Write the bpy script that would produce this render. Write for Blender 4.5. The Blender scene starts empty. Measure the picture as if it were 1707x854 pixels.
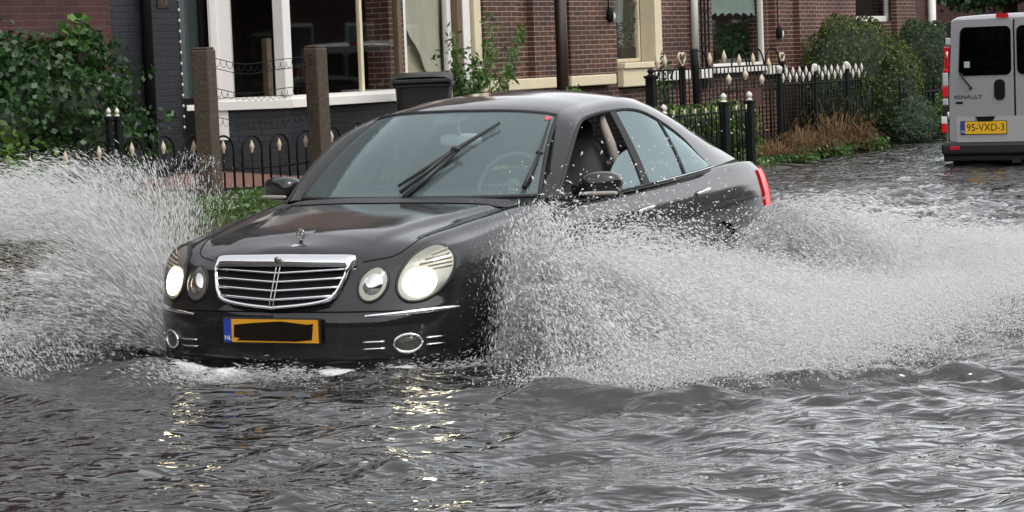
import bpy, bmesh, math, random
import numpy as np
from mathutils import Vector, Matrix
from mathutils.bvhtree import BVHTree
random.seed(7); rng = np.random.default_rng(7)
SC = bpy.context.scene; COL = SC.collection
R = math.radians
# ------------------------------------------------------------------ camera
# world: houses' street front is the plane X=0 and runs along +Y, +X is the road side, z=0 is the flood water
PW, PH, FPX = 1707.0, 854.0, 4028.0
PITCH, ROLL, PHI = R(4.70), R(-2.2), R(30)
CAM = np.array([14.4, 0.0, 1.44])
_r0 = np.array([math.cos(PHI), math.sin(PHI), 0]); _f0 = np.array([-math.sin(PHI), math.cos(PHI), 0]); _z = np.array([0, 0, 1.0])
_f = _f0*math.cos(PITCH) - _z*math.sin(PITCH); _u = _z*math.cos(PITCH) + _f0*math.sin(PITCH)
_cr = _r0*math.cos(ROLL) + _u*math.sin(ROLL); _cu = _u*math.cos(ROLL) - _r0*math.sin(ROLL)
cam = bpy.data.objects.new('camera', bpy.data.cameras.new('camera')); COL.objects.link(cam)
M = Matrix(((_cr[0], _cu[0], -_f[0], CAM[0]), (_cr[1], _cu[1], -_f[1], CAM[1]), (_cr[2], _cu[2], -_f[2], CAM[2]), (0, 0, 0, 1)))
cam.matrix_world = M
cam.data.sensor_width = 36; cam.data.lens = FPX/PW*36; cam.data.clip_end = 2000; cam.data.clip_start = .1
SC.camera = cam
# ------------------------------------------------------------------ world, sun, exposure
SUN_EL = R(58)
w = bpy.data.worlds.new('World'); SC.world = w; w.use_nodes = True
nt = w.node_tree; nt.nodes.clear()
sky = nt.nodes.new('ShaderNodeTexSky'); sky.sky_type = 'NISHITA'; sky.sun_disc = False
sky.sun_elevation = SUN_EL; sky.dust_density = 1.5; sky.air_density = 1.0
hs = nt.nodes.new('ShaderNodeHueSaturation'); hs.inputs['Saturation'].default_value = .10
bg = nt.nodes.new('ShaderNodeBackground'); bg.inputs['Strength'].default_value = .15
wo = nt.nodes.new('ShaderNodeOutputWorld')
nt.links.new(sky.outputs[0], hs.inputs['Color']); nt.links.new(hs.outputs[0], bg.inputs['Color']); nt.links.new(bg.outputs[0], wo.inputs[0])
sd = bpy.data.lights.new('sun', 'SUN'); sd.energy = .5; sd.angle = R(14); sd.color = (1, .97, .93)
so = bpy.data.objects.new('sun', sd); COL.objects.link(so)
# direction towards the brightest part of the cloud cover: high over the photographer's side of the street
_sv = Vector((math.cos(SUN_EL)*.95, -math.cos(SUN_EL)*.30, math.sin(SUN_EL)))
so.rotation_euler = _sv.to_track_quat('Z', 'Y').to_euler()
sky.sun_rotation = math.atan2(_sv.x, _sv.y)
SC.view_settings.view_transform = 'Standard'; SC.view_settings.look = 'None'
SC.view_settings.exposure = 1.3; SC.view_settings.gamma = 1
SC.cycles.max_bounces = 7; SC.cycles.transparent_max_bounces = 16; SC.cycles.caustics_reflective = False; SC.cycles.caustics_refractive = False

# ------------------------------------------------------------------ pixel of the survey -> point of the place
def ray(x, y):
    a, b = x-PW/2, y-PH/2
    return _f + _cr*(a/FPX) - _cu*(b/FPX)
def at(x, y, X=None, Y=None, Z=None, d=None):
    v = ray(x, y)
    t = (X-CAM[0])/v[0] if X is not None else (Y-CAM[1])/v[1] if Y is not None else (Z-CAM[2])/v[2] if Z is not None else d
    return CAM + t*v
def YX(px, X=0.0, py=70): return float(at(px, py, X=X)[1])
def ZX(px, py, X=0.0): return float(at(px, py, X=X)[2])
# ------------------------------------------------------------------ materials
def NT(name):
    m = bpy.data.materials.new(name); m.use_nodes = True
    n = m.node_tree; p = n.nodes['Principled BSDF']
    return m, n, p
def setp(p, **k):
    names = dict(color='Base Color', rough='Roughness', metal='Metallic', coat='Coat Weight', coatr='Coat Roughness', ior='IOR', spec='Specular IOR Level', emis='Emission Color', emiss='Emission Strength', trans='Transmission Weight', alpha='Alpha')
    for a, b in k.items():
        if a in ('color', 'emis') and len(b) == 3: b = (*b, 1)
        p.inputs[names[a]].default_value = b
def plain(name, color, rough=.5, var=.25, vscale=6, bump=0, bscale=40, **k):
    m, n, p = NT(name); setp(p, color=color, rough=rough, **k)
    if var > 0:
        tc = n.nodes.new('ShaderNodeTexCoord'); no = n.nodes.new('ShaderNodeTexNoise'); no.inputs['Scale'].default_value = vscale; no.inputs['Detail'].default_value = 6
        mx = n.nodes.new('ShaderNodeMix'); mx.data_type = 'RGBA'
        mx.inputs[6].default_value = (*[c*(1-var) for c in color], 1); mx.inputs[7].default_value = (*[min(1, c*(1+var)) for c in color], 1)
        n.links.new(tc.outputs['Object'], no.inputs['Vector']); n.links.new(no.outputs['Fac'], mx.inputs[0]); n.links.new(mx.outputs[2], p.inputs['Base Color'])
    if bump > 0:
        tc = n.nodes.new('ShaderNodeTexCoord'); no = n.nodes.new('ShaderNodeTexNoise'); no.inputs['Scale'].default_value = bscale; no.inputs['Detail'].default_value = 4
        b = n.nodes.new('ShaderNodeBump'); b.inputs['Strength'].default_value = bump; b.inputs['Distance'].default_value = .01
        n.links.new(tc.outputs['Object'], no.inputs['Vector']); n.links.new(no.outputs['Fac'], b.inputs['Height']); n.links.new(b.outputs[0], p.inputs['Normal'])
    return m
def brick(name, c1, c2, mortar, rough=.7, bump=.6, wet=.0):
    m, n, p = NT(name); N = n.nodes.new; L = n.links.new
    ge = N('ShaderNodeNewGeometry'); tc = N('ShaderNodeTexCoord')
    sx = N('ShaderNodeSeparateXYZ'); L(tc.outputs['Object'], sx.inputs[0])
    sn = N('ShaderNodeSeparateXYZ'); L(ge.outputs['True Normal'], sn.inputs[0])
    ab = N('ShaderNodeMath'); ab.operation = 'ABSOLUTE'; L(sn.outputs[0], ab.inputs[0])
    gt = N('ShaderNodeMath'); gt.operation = 'GREATER_THAN'; gt.inputs[1].default_value = .45; L(ab.outputs[0], gt.inputs[0])
    mu = N('ShaderNodeMix'); L(gt.outputs[0], mu.inputs[0]); L(sx.outputs[0], mu.inputs[2]); L(sx.outputs[1], mu.inputs[3])
    cb = N('ShaderNodeCombineXYZ'); L(mu.outputs[0], cb.inputs[0]); L(sx.outputs[2], cb.inputs[1])
    bt = N('ShaderNodeTexBrick'); L(cb.outputs[0], bt.inputs['Vector'])
    bt.inputs['Scale'].default_value = 1; bt.inputs['Brick Width'].default_value = .22; bt.inputs['Row Height'].default_value = .06
    bt.inputs['Mortar Size'].default_value = .0055; bt.inputs['Mortar Smooth'].default_value = .3; bt.inputs['Bias'].default_value = -.1
    bt.inputs['Color1'].default_value = (*c1, 1); bt.inputs['Color2'].default_value = (*c2, 1); bt.inputs['Mortar'].default_value = (*mortar, 1)
    no = N('ShaderNodeTexNoise'); no.inputs['Scale'].default_value = 1.6; no.inputs['Detail'].default_value = 8; L(tc.outputs['Object'], no.inputs['Vector'])
    rp = N('ShaderNodeMapRange'); rp.inputs[1].default_value = .3; rp.inputs[2].default_value = .7; rp.inputs[3].default_value = .48; rp.inputs[4].default_value = 1.3; L(no.outputs['Fac'], rp.inputs[0])
    mm = N('ShaderNodeMix'); mm.data_type = 'RGBA'; mm.blend_type = 'MULTIPLY'; mm.inputs[0].default_value = 1
    L(bt.outputs['Color'], mm.inputs[6]); L(rp.outputs[0], mm.inputs[7]); L(mm.outputs[2], p.inputs['Base Color'])
    b = N('ShaderNodeBump'); b.inputs['Strength'].default_value = bump; b.inputs['Distance'].default_value = .006; b.invert = True
    L(bt.outputs['Fac'], b.inputs['Height']); L(b.outputs[0], p.inputs['Normal']); setp(p, rough=rough)
    return m
def leafmat(name, c1, c2, trans=.35, rough=.45):
    m, n, p = NT(name); N = n.nodes.new; L = n.links.new
    ge = N('ShaderNodeNewGeometry'); mx = N('ShaderNodeMix'); mx.data_type = 'RGBA'
    mx.inputs[6].default_value = (*c1, 1); mx.inputs[7].default_value = (*c2, 1)
    L(ge.outputs['Random Per Island'], mx.inputs[0]); L(mx.outputs[2], p.inputs['Base Color']); setp(p, rough=rough)
    tr = N('ShaderNodeBsdfTranslucent'); L(mx.outputs[2], tr.inputs[0]); ms = N('ShaderNodeMixShader'); ms.inputs[0].default_value = trans
    L(p.outputs[0], ms.inputs[1]); L(tr.outputs[0], ms.inputs[2]); L(ms.outputs[0], n.nodes['Material Output'].inputs[0])
    return m
def glassmat(name, tint, gloss=(1, 1, 1), rough=.02, ior=1.5, bump=0, sheen=0):
    # window glass: see-through sheet with a mirror reflection by Fresnel
    m, n, p = NT(name); N = n.nodes.new; L = n.links.new; n.nodes.remove(p)
    t = N('ShaderNodeBsdfTransparent'); t.inputs[0].default_value = (*tint, 1)
    g = N('ShaderNodeBsdfGlossy'); g.inputs[0].default_value = (*gloss, 1); g.inputs['Roughness'].default_value = rough
    fr = N('ShaderNodeFresnel'); ge = N('ShaderNodeNewGeometry'); mi_ = N('ShaderNodeMapRange'); mi_.inputs[3].default_value = ior; mi_.inputs[4].default_value = 1/ior
    L(ge.outputs['Backfacing'], mi_.inputs[0]); L(mi_.outputs[0], fr.inputs[0])     # same mirror strength from either side
    ms = N('ShaderNodeMixShader'); L(fr.outputs[0], ms.inputs[0]); L(t.outputs[0], ms.inputs[1]); L(g.outputs[0], ms.inputs[2])
    last = ms
    if sheen > 0:    # thin film of pale teal diffuse colour painted in for the sky's reflection
        d = N('ShaderNodeBsdfDiffuse'); d.inputs[0].default_value = (.55, .68, .70, 1)
        m2 = N('ShaderNodeMixShader'); m2.inputs[0].default_value = sheen; L(ms.outputs[0], m2.inputs[1]); L(d.outputs[0], m2.inputs[2]); last = m2
    if bump > 0:
        tc = N('ShaderNodeTexCoord'); no = N('ShaderNodeTexNoise'); no.inputs['Scale'].default_value = 60; L(tc.outputs['Object'], no.inputs['Vector'])
        b = N('ShaderNodeBump'); b.inputs['Strength'].default_value = bump; b.inputs['Distance'].default_value = .002; L(no.outputs['Fac'], b.inputs['Height']); L(b.outputs[0], g.inputs['Normal'])
    L(last.outputs[0], n.nodes['Material Output'].inputs[0])
    return m
def paintmat(name, color, rough, bump, metal=0.0, spec=.5):
    m, n, p = NT(name); N = n.nodes.new; L = n.links.new
    setp(p, color=color, rough=rough, coat=1.0, coatr=.035, metal=metal, spec=spec)
    tc = N('ShaderNodeTexCoord'); v = N('ShaderNodeTexVoronoi'); v.inputs['Scale'].default_value = 120; L(tc.outputs['Object'], v.inputs['Vector'])
    no = N('ShaderNodeTexNoise'); no.inputs['Scale'].default_value = 70; L(tc.outputs['Object'], no.inputs['Vector'])
    ad = N('ShaderNodeMath'); ad.operation = 'ADD'; L(v.outputs['Distance'], ad.inputs[0]); L(no.outputs['Fac'], ad.inputs[1])
    b = N('ShaderNodeBump'); b.inputs['Strength'].default_value = bump; b.inputs['Distance'].default_value = .0016; L(ad.outputs[0], b.inputs['Height'])
    L(b.outputs[0], p.inputs['Normal']); L(b.outputs[0], p.inputs['Coat Normal'])
    return m
def emit(name, color, s):
    m, n, p = NT(name); setp(p, color=color, emis=color, emiss=s, rough=.2); return m
MT = {}
MT['paint'] = paintmat('black_paint', (.007, .007, .008), .5, .06, spec=.12)
MT['silver'] = paintmat('silver_paint', (.33, .33, .34), .42, .05, .3)
MT['chrome'] = plain('chrome', (.78, .78, .80), .12, var=0, metal=1.0)
MT['lampsilver'] = plain('lamp_reflector', (.34, .335, .30), .25, var=.15, vscale=30, metal=.8)
MT['blackplastic'] = plain('black_plastic', (.012, .012, .013), .45, var=.2, vscale=30)
MT['rubber'] = plain('rubber', (.016, .016, .016), .7, var=.2, vscale=20)
MT['interior'] = plain('dark_interior', (.012, .012, .013), .8, var=.3, vscale=10)
MT['seat'] = plain('grey_seat_fabric', (.05, .05, .052), .8, var=.3, vscale=14)
MT['trim'] = plain('beige_trim', (.30, .27, .24), .7, var=.15)
MT['carglass'] = glassmat('windscreen_glass', (.74, .84, .84), (.80, .98, 1.0), .03, 1.65, bump=.25, sheen=.10)
MT['sideglass'] = glassmat('side_glass', (.13, .18, .19), (.78, .98, 1.0), .03, 1.9, bump=.25, sheen=.06)
MT['lens'] = glassmat('lamp_lens', (.96, .96, .94), (1, 1, 1), .04, 1.35)
MT['lamp_on'] = emit('lit_lamp', (1, .88, .62), 4.0)
MT['foglamp'] = plain('fog_reflector', (.10, .095, .085), .3, var=.6, vscale=40, metal=.7)
MT['amber'] = plain('amber_lens', (.55, .48, .36), .2, var=.1)
MT['red'] = plain('red_lens', (.50, .012, .02), .15, var=.1, coat=1.0)
MT['taillit'] = emit('lit_tail_lamp', (.60, .010, .016), .55)
MT['redbright'] = emit('red_lamp', (.55, .012, .02), .06)
MT['white'] = plain('white_gloss', (.72, .70, .66), .4, var=.08, bump=.1)
MT['cream'] = plain('cream_paint', (.66, .57, .39), .5, var=.12, bump=.2)
MT['yellow'] = plain('plate_yellow', (.72, .33, .02), .4, var=.05)
MT['plateblue'] = plain('plate_blue', (.02, .05, .32), .4, var=.05)
MT['platedark'] = plain('plate_cover', (.010, .007, .004), .7, var=.3, vscale=20, spec=.1)
MT['ink'] = plain('ink', (.007, .007, .008), .6, var=0, spec=.12)
MT['brick_red'] = brick('red_brick', (.062, .017, .012), (.036, .011, .009), (.078, .040, .030))
MT['brick_mid'] = brick('brown_brick', (.098, .032, .019), (.042, .017, .012), (.31, .25, .19))
MT['brick_far'] = brick('orange_brick', (.105, .034, .022), (.05, .018, .014), (.38, .29, .24))
MT['brick_dark'] = brick('painted_brick', (.014, .017, .021), (.018, .020, .025), (.007, .009, .012), rough=.5, bump=.9)
MT['pane'] = glassmat('house_pane', (.90, .92, .92), (.95, 1, 1), .02, 1.5)
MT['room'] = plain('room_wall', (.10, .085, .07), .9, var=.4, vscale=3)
MT['curtain'] = plain('curtain_cloth', (.62, .56, .44), .9, var=.12, vscale=5)
MT['lace'] = plain('net_curtain', (.42, .43, .42), .9, var=.2, vscale=4)
MT['valance'] = plain('green_valance', (.33, .42, .36), .8, var=.1)
MT['timber'] = plain('weathered_wood', (.062, .046, .030), .85, var=.5, vscale=16, bump=.8, bscale=45)
MT['brownwood'] = plain('brown_door_wood', (.13, .085, .05), .6, var=.3, vscale=12)
MT['iron'] = plain('black_iron', (.005, .0055, .006), .7, var=.3, vscale=30, spec=.2)
MT['irongreen'] = plain('green_iron', (.005, .008, .007), .7, var=.3, vscale=30, spec=.2)
MT['gilt'] = plain('white_gilt', (.52, .43, .31), .5, var=.2, vscale=40)
MT['tipwhite'] = plain('white_tip', (.58, .55, .50), .5, var=.25, vscale=40)
MT['pipe'] = plain('brown_pipe', (.030, .018, .014), .4, var=.2)
MT['bin'] = plain('bin_plastic', (.018, .019, .021), .42, var=.25, vscale=10)
MT['roof'] = plain('roof_tiles', (.06, .035, .03), .7, var=.3, vscale=4)
MT['stone'] = plain('grey_stone', (.22, .19, .17), .8, var=.2)
MT['paving'] = plain('red_paving', (.14, .065, .045), .7, var=.3, vscale=9)
MT['ivy'] = leafmat('ivy_leaf', (.009, .030, .008), (.034, .095, .017))
MT['weed'] = leafmat('weed_leaf', (.030, .085, .018), (.10, .20, .035))
MT['hedge'] = leafmat('hedge_leaf', (.016, .036, .006), (.095, .130, .015), rough=.6)
MT['hedge2'] = leafmat('hedge_dark_leaf', (.010, .032, .010), (.035, .075, .018), rough=.6)
MT['rosemary'] = leafmat('grey_green_leaf', (.035, .065, .035), (.085, .13, .075), rough=.7)
MT['lime'] = leafmat('bright_leaf', (.045, .11, .015), (.12, .20, .03))
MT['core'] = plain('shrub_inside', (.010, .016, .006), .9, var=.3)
MT['bark'] = plain('bark', (.07, .05, .035), .9, var=.3, vscale=14)
MT['grass'] = leafmat('grass_blade', (.030, .075, .012), (.10, .16, .03))
MT['drygrass'] = leafmat('dry_grass_blade', (.060, .040, .016), (.24, .135, .060), rough=.8)
MT['twig'] = plain('brown_stem', (.12, .06, .03), .8, var=.3)
# ------------------------------------------------------------------ mesh builder
class MB:
    def __init__(s): s.v = []; s.f = []; s.m = []; s.sm = []; s.k = 0
    def add(s, V, F, mi=0, smooth=False):
        V = np.asarray(V, float).reshape(-1, 3); o = s.k; s.v.append(V); s.k += len(V)
        for f in F: s.f.append([i+o for i in f]); s.m.append(mi); s.sm.append(smooth)
    def box(s, x0, x1, y0, y1, z0, z1, mi=0, bev=0.0):
        if bev <= 0:
            V = [(x, y, z) for z in (z0, z1) for y in (y0, y1) for x in (x0, x1)]
            s.add(V, [(0, 2, 3, 1), (4, 5, 7, 6), (0, 1, 5, 4), (2, 6, 7, 3), (0, 4, 6, 2), (1, 3, 7, 5)], mi)
        else:
            bm = bmesh.new(); bmesh.ops.create_cube(bm, size=1)
            for q in bm.verts: q.co = Vector(((x0+x1)/2+q.co.x*(x1-x0), (y0+y1)/2+q.co.y*(y1-y0), (z0+z1)/2+q.co.z*(z1-z0)))
            bmesh.ops.bevel(bm, geom=bm.edges[:], offset=bev, segments=2, profile=.5, affect='EDGES')
            s.bm(bm, mi)
    def bm(s, bm, mi=0, smooth=False):
        bm.verts.index_update(); s.add([q.co[:] for q in bm.verts], [[q.index for q in f.verts] for f in bm.faces], mi, smooth); bm.free()
    def grid(s, P, mi=0, smooth=True, flip=False, closeu=False):
        P = np.asarray(P, float); n, m = P.shape[:2]; F = []
        for i in range(n if closeu else n-1):
            i2 = (i+1) % n
            for j in range(m-1):
                q = (i*m+j, i2*m+j, i2*m+j+1, i*m+j+1); F.append(q[::-1] if flip else q)
        s.add(P.reshape(-1, 3), F, mi, smooth)
    def tube(s, path, r, n=8, mi=0, cap=True):
        path = [np.asarray(p, float) for p in path]; r = r if hasattr(r, '__len__') else [r]*len(path)
        rings = []; prev = None
        for i, p in enumerate(path):
            t = path[min(i+1, len(path)-1)] - path[max(i-1, 0)]; t = t/(np.linalg.norm(t)+1e-9)
            if prev is None:
                a = np.array([0, 0, 1.]) if abs(t[2]) < .9 else np.array([1., 0, 0]); a = np.cross(t, a)
            else: a = prev - t*np.dot(prev, t)
            a = a/(np.linalg.norm(a)+1e-9); prev = a; b = np.cross(t, a)
            rings.append([p + r[i]*(math.cos(2*math.pi*k/n)*a + math.sin(2*math.pi*k/n)*b) for k in range(n)])
        V = np.array(rings).reshape(-1, 3); F = []
        for i in range(len(path)-1):
            for k in range(n): F.append((i*n+k, i*n+(k+1) % n, (i+1)*n+(k+1) % n, (i+1)*n+k))
        if cap: F.append(tuple(range(n))[::-1]); F.append(tuple((len(path)-1)*n+k for k in range(n)))
        s.add(V, F, mi, True)
    def lathe(s, prof, c, n=12, mi=0):      # prof (r, z) about a vertical axis at c
        path = [(c[0], c[1], c[2]+z) for r, z in prof]
        V = []; F = []
        for (r, z) in prof:
            for k in range(n): V.append((c[0]+r*math.cos(2*math.pi*k/n), c[1]+r*math.sin(2*math.pi*k/n), c[2]+z))
        for i in range(len(prof)-1):
            for k in range(n): F.append((i*n+k, i*n+(k+1) % n, (i+1)*n+(k+1) % n, (i+1)*n+k))
        F.append(tuple(range(n))[::-1]); F.append(tuple((len(prof)-1)*n+k for k in range(n)))
        s.add(V, F, mi, True)
    def ell(s, c, rad, n=12, m=8, mi=0, rot=None, p=1.0):
        P = []
        for i in range(m+1):
            th = math.pi*i/m; row = []
            for k in range(n):
                ph = 2*math.pi*k/n
                sp = lambda q: math.copysign(abs(q)**p, q)
                q = Vector((rad[0]*sp(math.cos(ph))*sp(math.sin(th)), rad[1]*sp(math.sin(ph))*sp(math.sin(th)), rad[2]*sp(math.cos(th))))
                if rot is not None: q = rot @ q
                row.append((c[0]+q.x, c[1]+q.y, c[2]+q.z))
            P.append(row+[row[0]])
        s.grid(P, mi, True)
    def prism(s, poly, o, ex, ey, ez, h, mi=0):     # polygon in (ex,ey) through o, thickness h along ez
        o, ex, ey, ez = [np.asarray(q, float) for q in (o, ex, ey, ez)]; n = len(poly)
        V = [o+ex*a+ey*b for a, b in poly] + [o+ex*a+ey*b+ez*h for a, b in poly]
        F = [tuple(range(n))[::-1], tuple(range(n, 2*n))] + [(i, (i+1) % n, n+(i+1) % n, n+i) for i in range(n)]
        s.add(V, F, mi)
    def mesh(s, name, mats):
        me = bpy.data.meshes.new(name)
        if s.k:
            V = np.concatenate(s.v); me.from_pydata(V.tolist(), [], s.f)
            me.polygons.foreach_set('material_index', np.array(s.m, np.int32)); me.polygons.foreach_set('use_smooth', np.array(s.sm, bool))
        for m in (mats if isinstance(mats, (list, tuple)) else [mats]): me.materials.append(m)
        me.update(); return me
    def build(s, name, mats, parent=None):
        o = bpy.data.objects.new(name, s.mesh(name, mats)); COL.objects.link(o); o.parent = parent; return o
def tag(o, label=None, cat=None, group=None, kind=None):
    for k, v in (('label', label), ('category', cat), ('group', group), ('kind', kind)):
        if v: o[k] = v
    return o
def empty(name, loc, label, cat, rz=0, group=None):
    o = bpy.data.objects.new(name, None); COL.objects.link(o); o.location = loc; o.rotation_euler = (0, 0, rz); o.empty_display_size = .2
    return tag(o, label, cat, group)
def raw_mesh(name, V, F4, mats, smooth=False):      # numpy verts + equal-sized faces
    me = bpy.data.meshes.new(name); V = np.ascontiguousarray(V, np.float32); F4 = np.ascontiguousarray(F4, np.int32); k = F4.shape[1]
    me.vertices.add(len(V)); me.vertices.foreach_set('co', V.ravel()); me.loops.add(F4.size); me.loops.foreach_set('vertex_index', F4.ravel())
    me.polygons.add(len(F4)); me.polygons.foreach_set('loop_start', np.arange(0, F4.size, k, dtype=np.int32))
    if smooth: me.polygons.foreach_set('use_smooth', np.ones(len(F4), bool))
    me.update(calc_edges=True)
    for m in (mats if isinstance(mats, (list, tuple)) else [mats]): me.materials.append(m)
    return me
def sstep(a, b, x):
    t = np.clip((np.asarray(x, float)-a)/(b-a), 0, 1); return t*t*(3-2*t)
def catmull(pts, n):
    P = np.asarray(pts, float); m = len(P); Q = np.vstack([2*P[0]-P[1], P, 2*P[-1]-P[-2]]); out = []
    for t in np.linspace(0, m-1, n*6):
        i = min(int(t), m-2); f = t-i; a, b, c, d = Q[i:i+4]
        out.append(.5*((2*b)+(-a+c)*f+(2*a-5*b+4*c-d)*f*f+(-a+3*b-3*c+d)*f**3))
    out = np.array(out); L = np.concatenate([[0], np.cumsum(np.linalg.norm(np.diff(out, axis=0), axis=1))])
    t = np.linspace(0, L[-1], n); return np.stack([np.interp(t, L, out[:, k]) for k in range(P.shape[1])], 1)
def pl(x, xs, ys): return np.interp(x, xs, ys)
# ------------------------------------------------------------------ ground
def edgeX(Y): return pl(Y, [-60, 0, 12, 17, 21, 25, 28, 34, 60, 200], [5.4, 5.4, 5.15, 4.7, 3.8, 3.2, 2.6, 1.2, .6, .6])
def plateau(Y): return pl(Y, [0, 18, 26, 40, 200], [.42, .42, .10, .14, .2])
def ground_z(X, Y):
    E = edgeX(Y); d = X-E
    z = np.where(d > 0, -np.minimum(.25, d*.22), 0) ; up = sstep(0, 1.0, -d)*plateau(Y)
    return z + up + .03*np.sin(X*3.1+Y*1.7)*sstep(.1, .8, -d)
def graded(knots):      # [(start, step), ...] with the last entry the end
    out = [knots[0][0]]
    for (a, s0), (b, s1) in zip(knots[:-1], knots[1:]):
        x = a; n = max(1, int(round(2*(b-a)/(s0+s1)))); t = np.linspace(0, 1, n+1)[1:]
        st = s0+(s1-s0)*np.linspace(0, 1, n); c = np.cumsum(st); out += list(a+(b-a)*c/c[-1])
    return np.array(out)
def sheet(name, xs, ys, zf, mat, smooth=True):
    X, Y = np.meshgrid(xs, ys, indexing='ij'); Z = zf(X, Y); V = np.stack([X, Y, Z], -1).reshape(-1, 3); n, m = X.shape
    i = np.arange(n-1)[:, None]*m + np.arange(m-1)[None]; F = np.stack([i, i+m, i+m+1, i+1], -1).reshape(-1, 4)
    o = bpy.data.objects.new(name, raw_mesh(name, V, F, mat, smooth)); COL.objects.link(o); return o
def groundmat():
    m, n, p = NT('verge_and_road'); N = n.nodes.new; L = n.links.new
    tc = N('ShaderNodeTexCoord'); no = N('ShaderNodeTexNoise'); no.inputs['Scale'].default_value = 5; no.inputs['Detail'].default_value = 8; L(tc.outputs['Object'], no.inputs[0])
    mx = N('ShaderNodeMix'); mx.data_type = 'RGBA'; mx.inputs[6].default_value = (.025, .035, .012, 1); mx.inputs[7].default_value = (.085, .06, .035, 1); L(no.outputs['Fac'], mx.inputs[0])
    sx = N('ShaderNodeSeparateXYZ'); L(tc.outputs['Object'], sx.inputs[0]); mr = N('ShaderNodeMapRange'); mr.inputs[1].default_value = -.03; mr.inputs[2].default_value = .04; L(sx.outputs[2], mr.inputs[0])
    m2 = N('ShaderNodeMix'); m2.data_type = 'RGBA'; m2.inputs[6].default_value = (.05, .05, .05, 1); L(mr.outputs[0], m2.inputs[0]); L(mx.outputs[2], m2.inputs[7]); L(m2.outputs[2], p.inputs['Base Color']); setp(p, rough=.75)
    b = N('ShaderNodeBump'); b.inputs['Strength'].default_value = .7; b.inputs['Distance'].default_value = .02; L(no.outputs['Fac'], b.inputs['Height']); L(b.outputs[0], p.inputs['Normal'])
    return m
g = sheet('ground', graded([(-300, 60), (-12, 1.2), (0, .12), (6.5, .25), (30, 4), (300, 60)]), graded([(-300, 60), (0, 1), (8, .25), (40, .35), (80, 4), (600, 80)]), ground_z, groundmat()); tag(g, kind='structure')
# ------------------------------------------------------------------ car frame (u across to its left side, v back from the bumper, z up from the road)
CAR_O = np.array([7.80, 9.17, -.24]); CAR_A = R(4.9); _cc, _ss = math.cos(CAR_A), math.sin(CAR_A)
def c2w(u, v, z=0.0): return np.stack([CAR_O[0]+np.asarray(u)*_cc-np.asarray(v)*_ss, CAR_O[1]+np.asarray(u)*_ss+np.asarray(v)*_cc, CAR_O[2]+np.asarray(z)+0*np.asarray(u)], -1)
def w2c(X, Y):
    a, b = X-CAR_O[0], Y-CAR_O[1]; return a*_cc+b*_ss, -a*_ss+b*_cc
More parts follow.
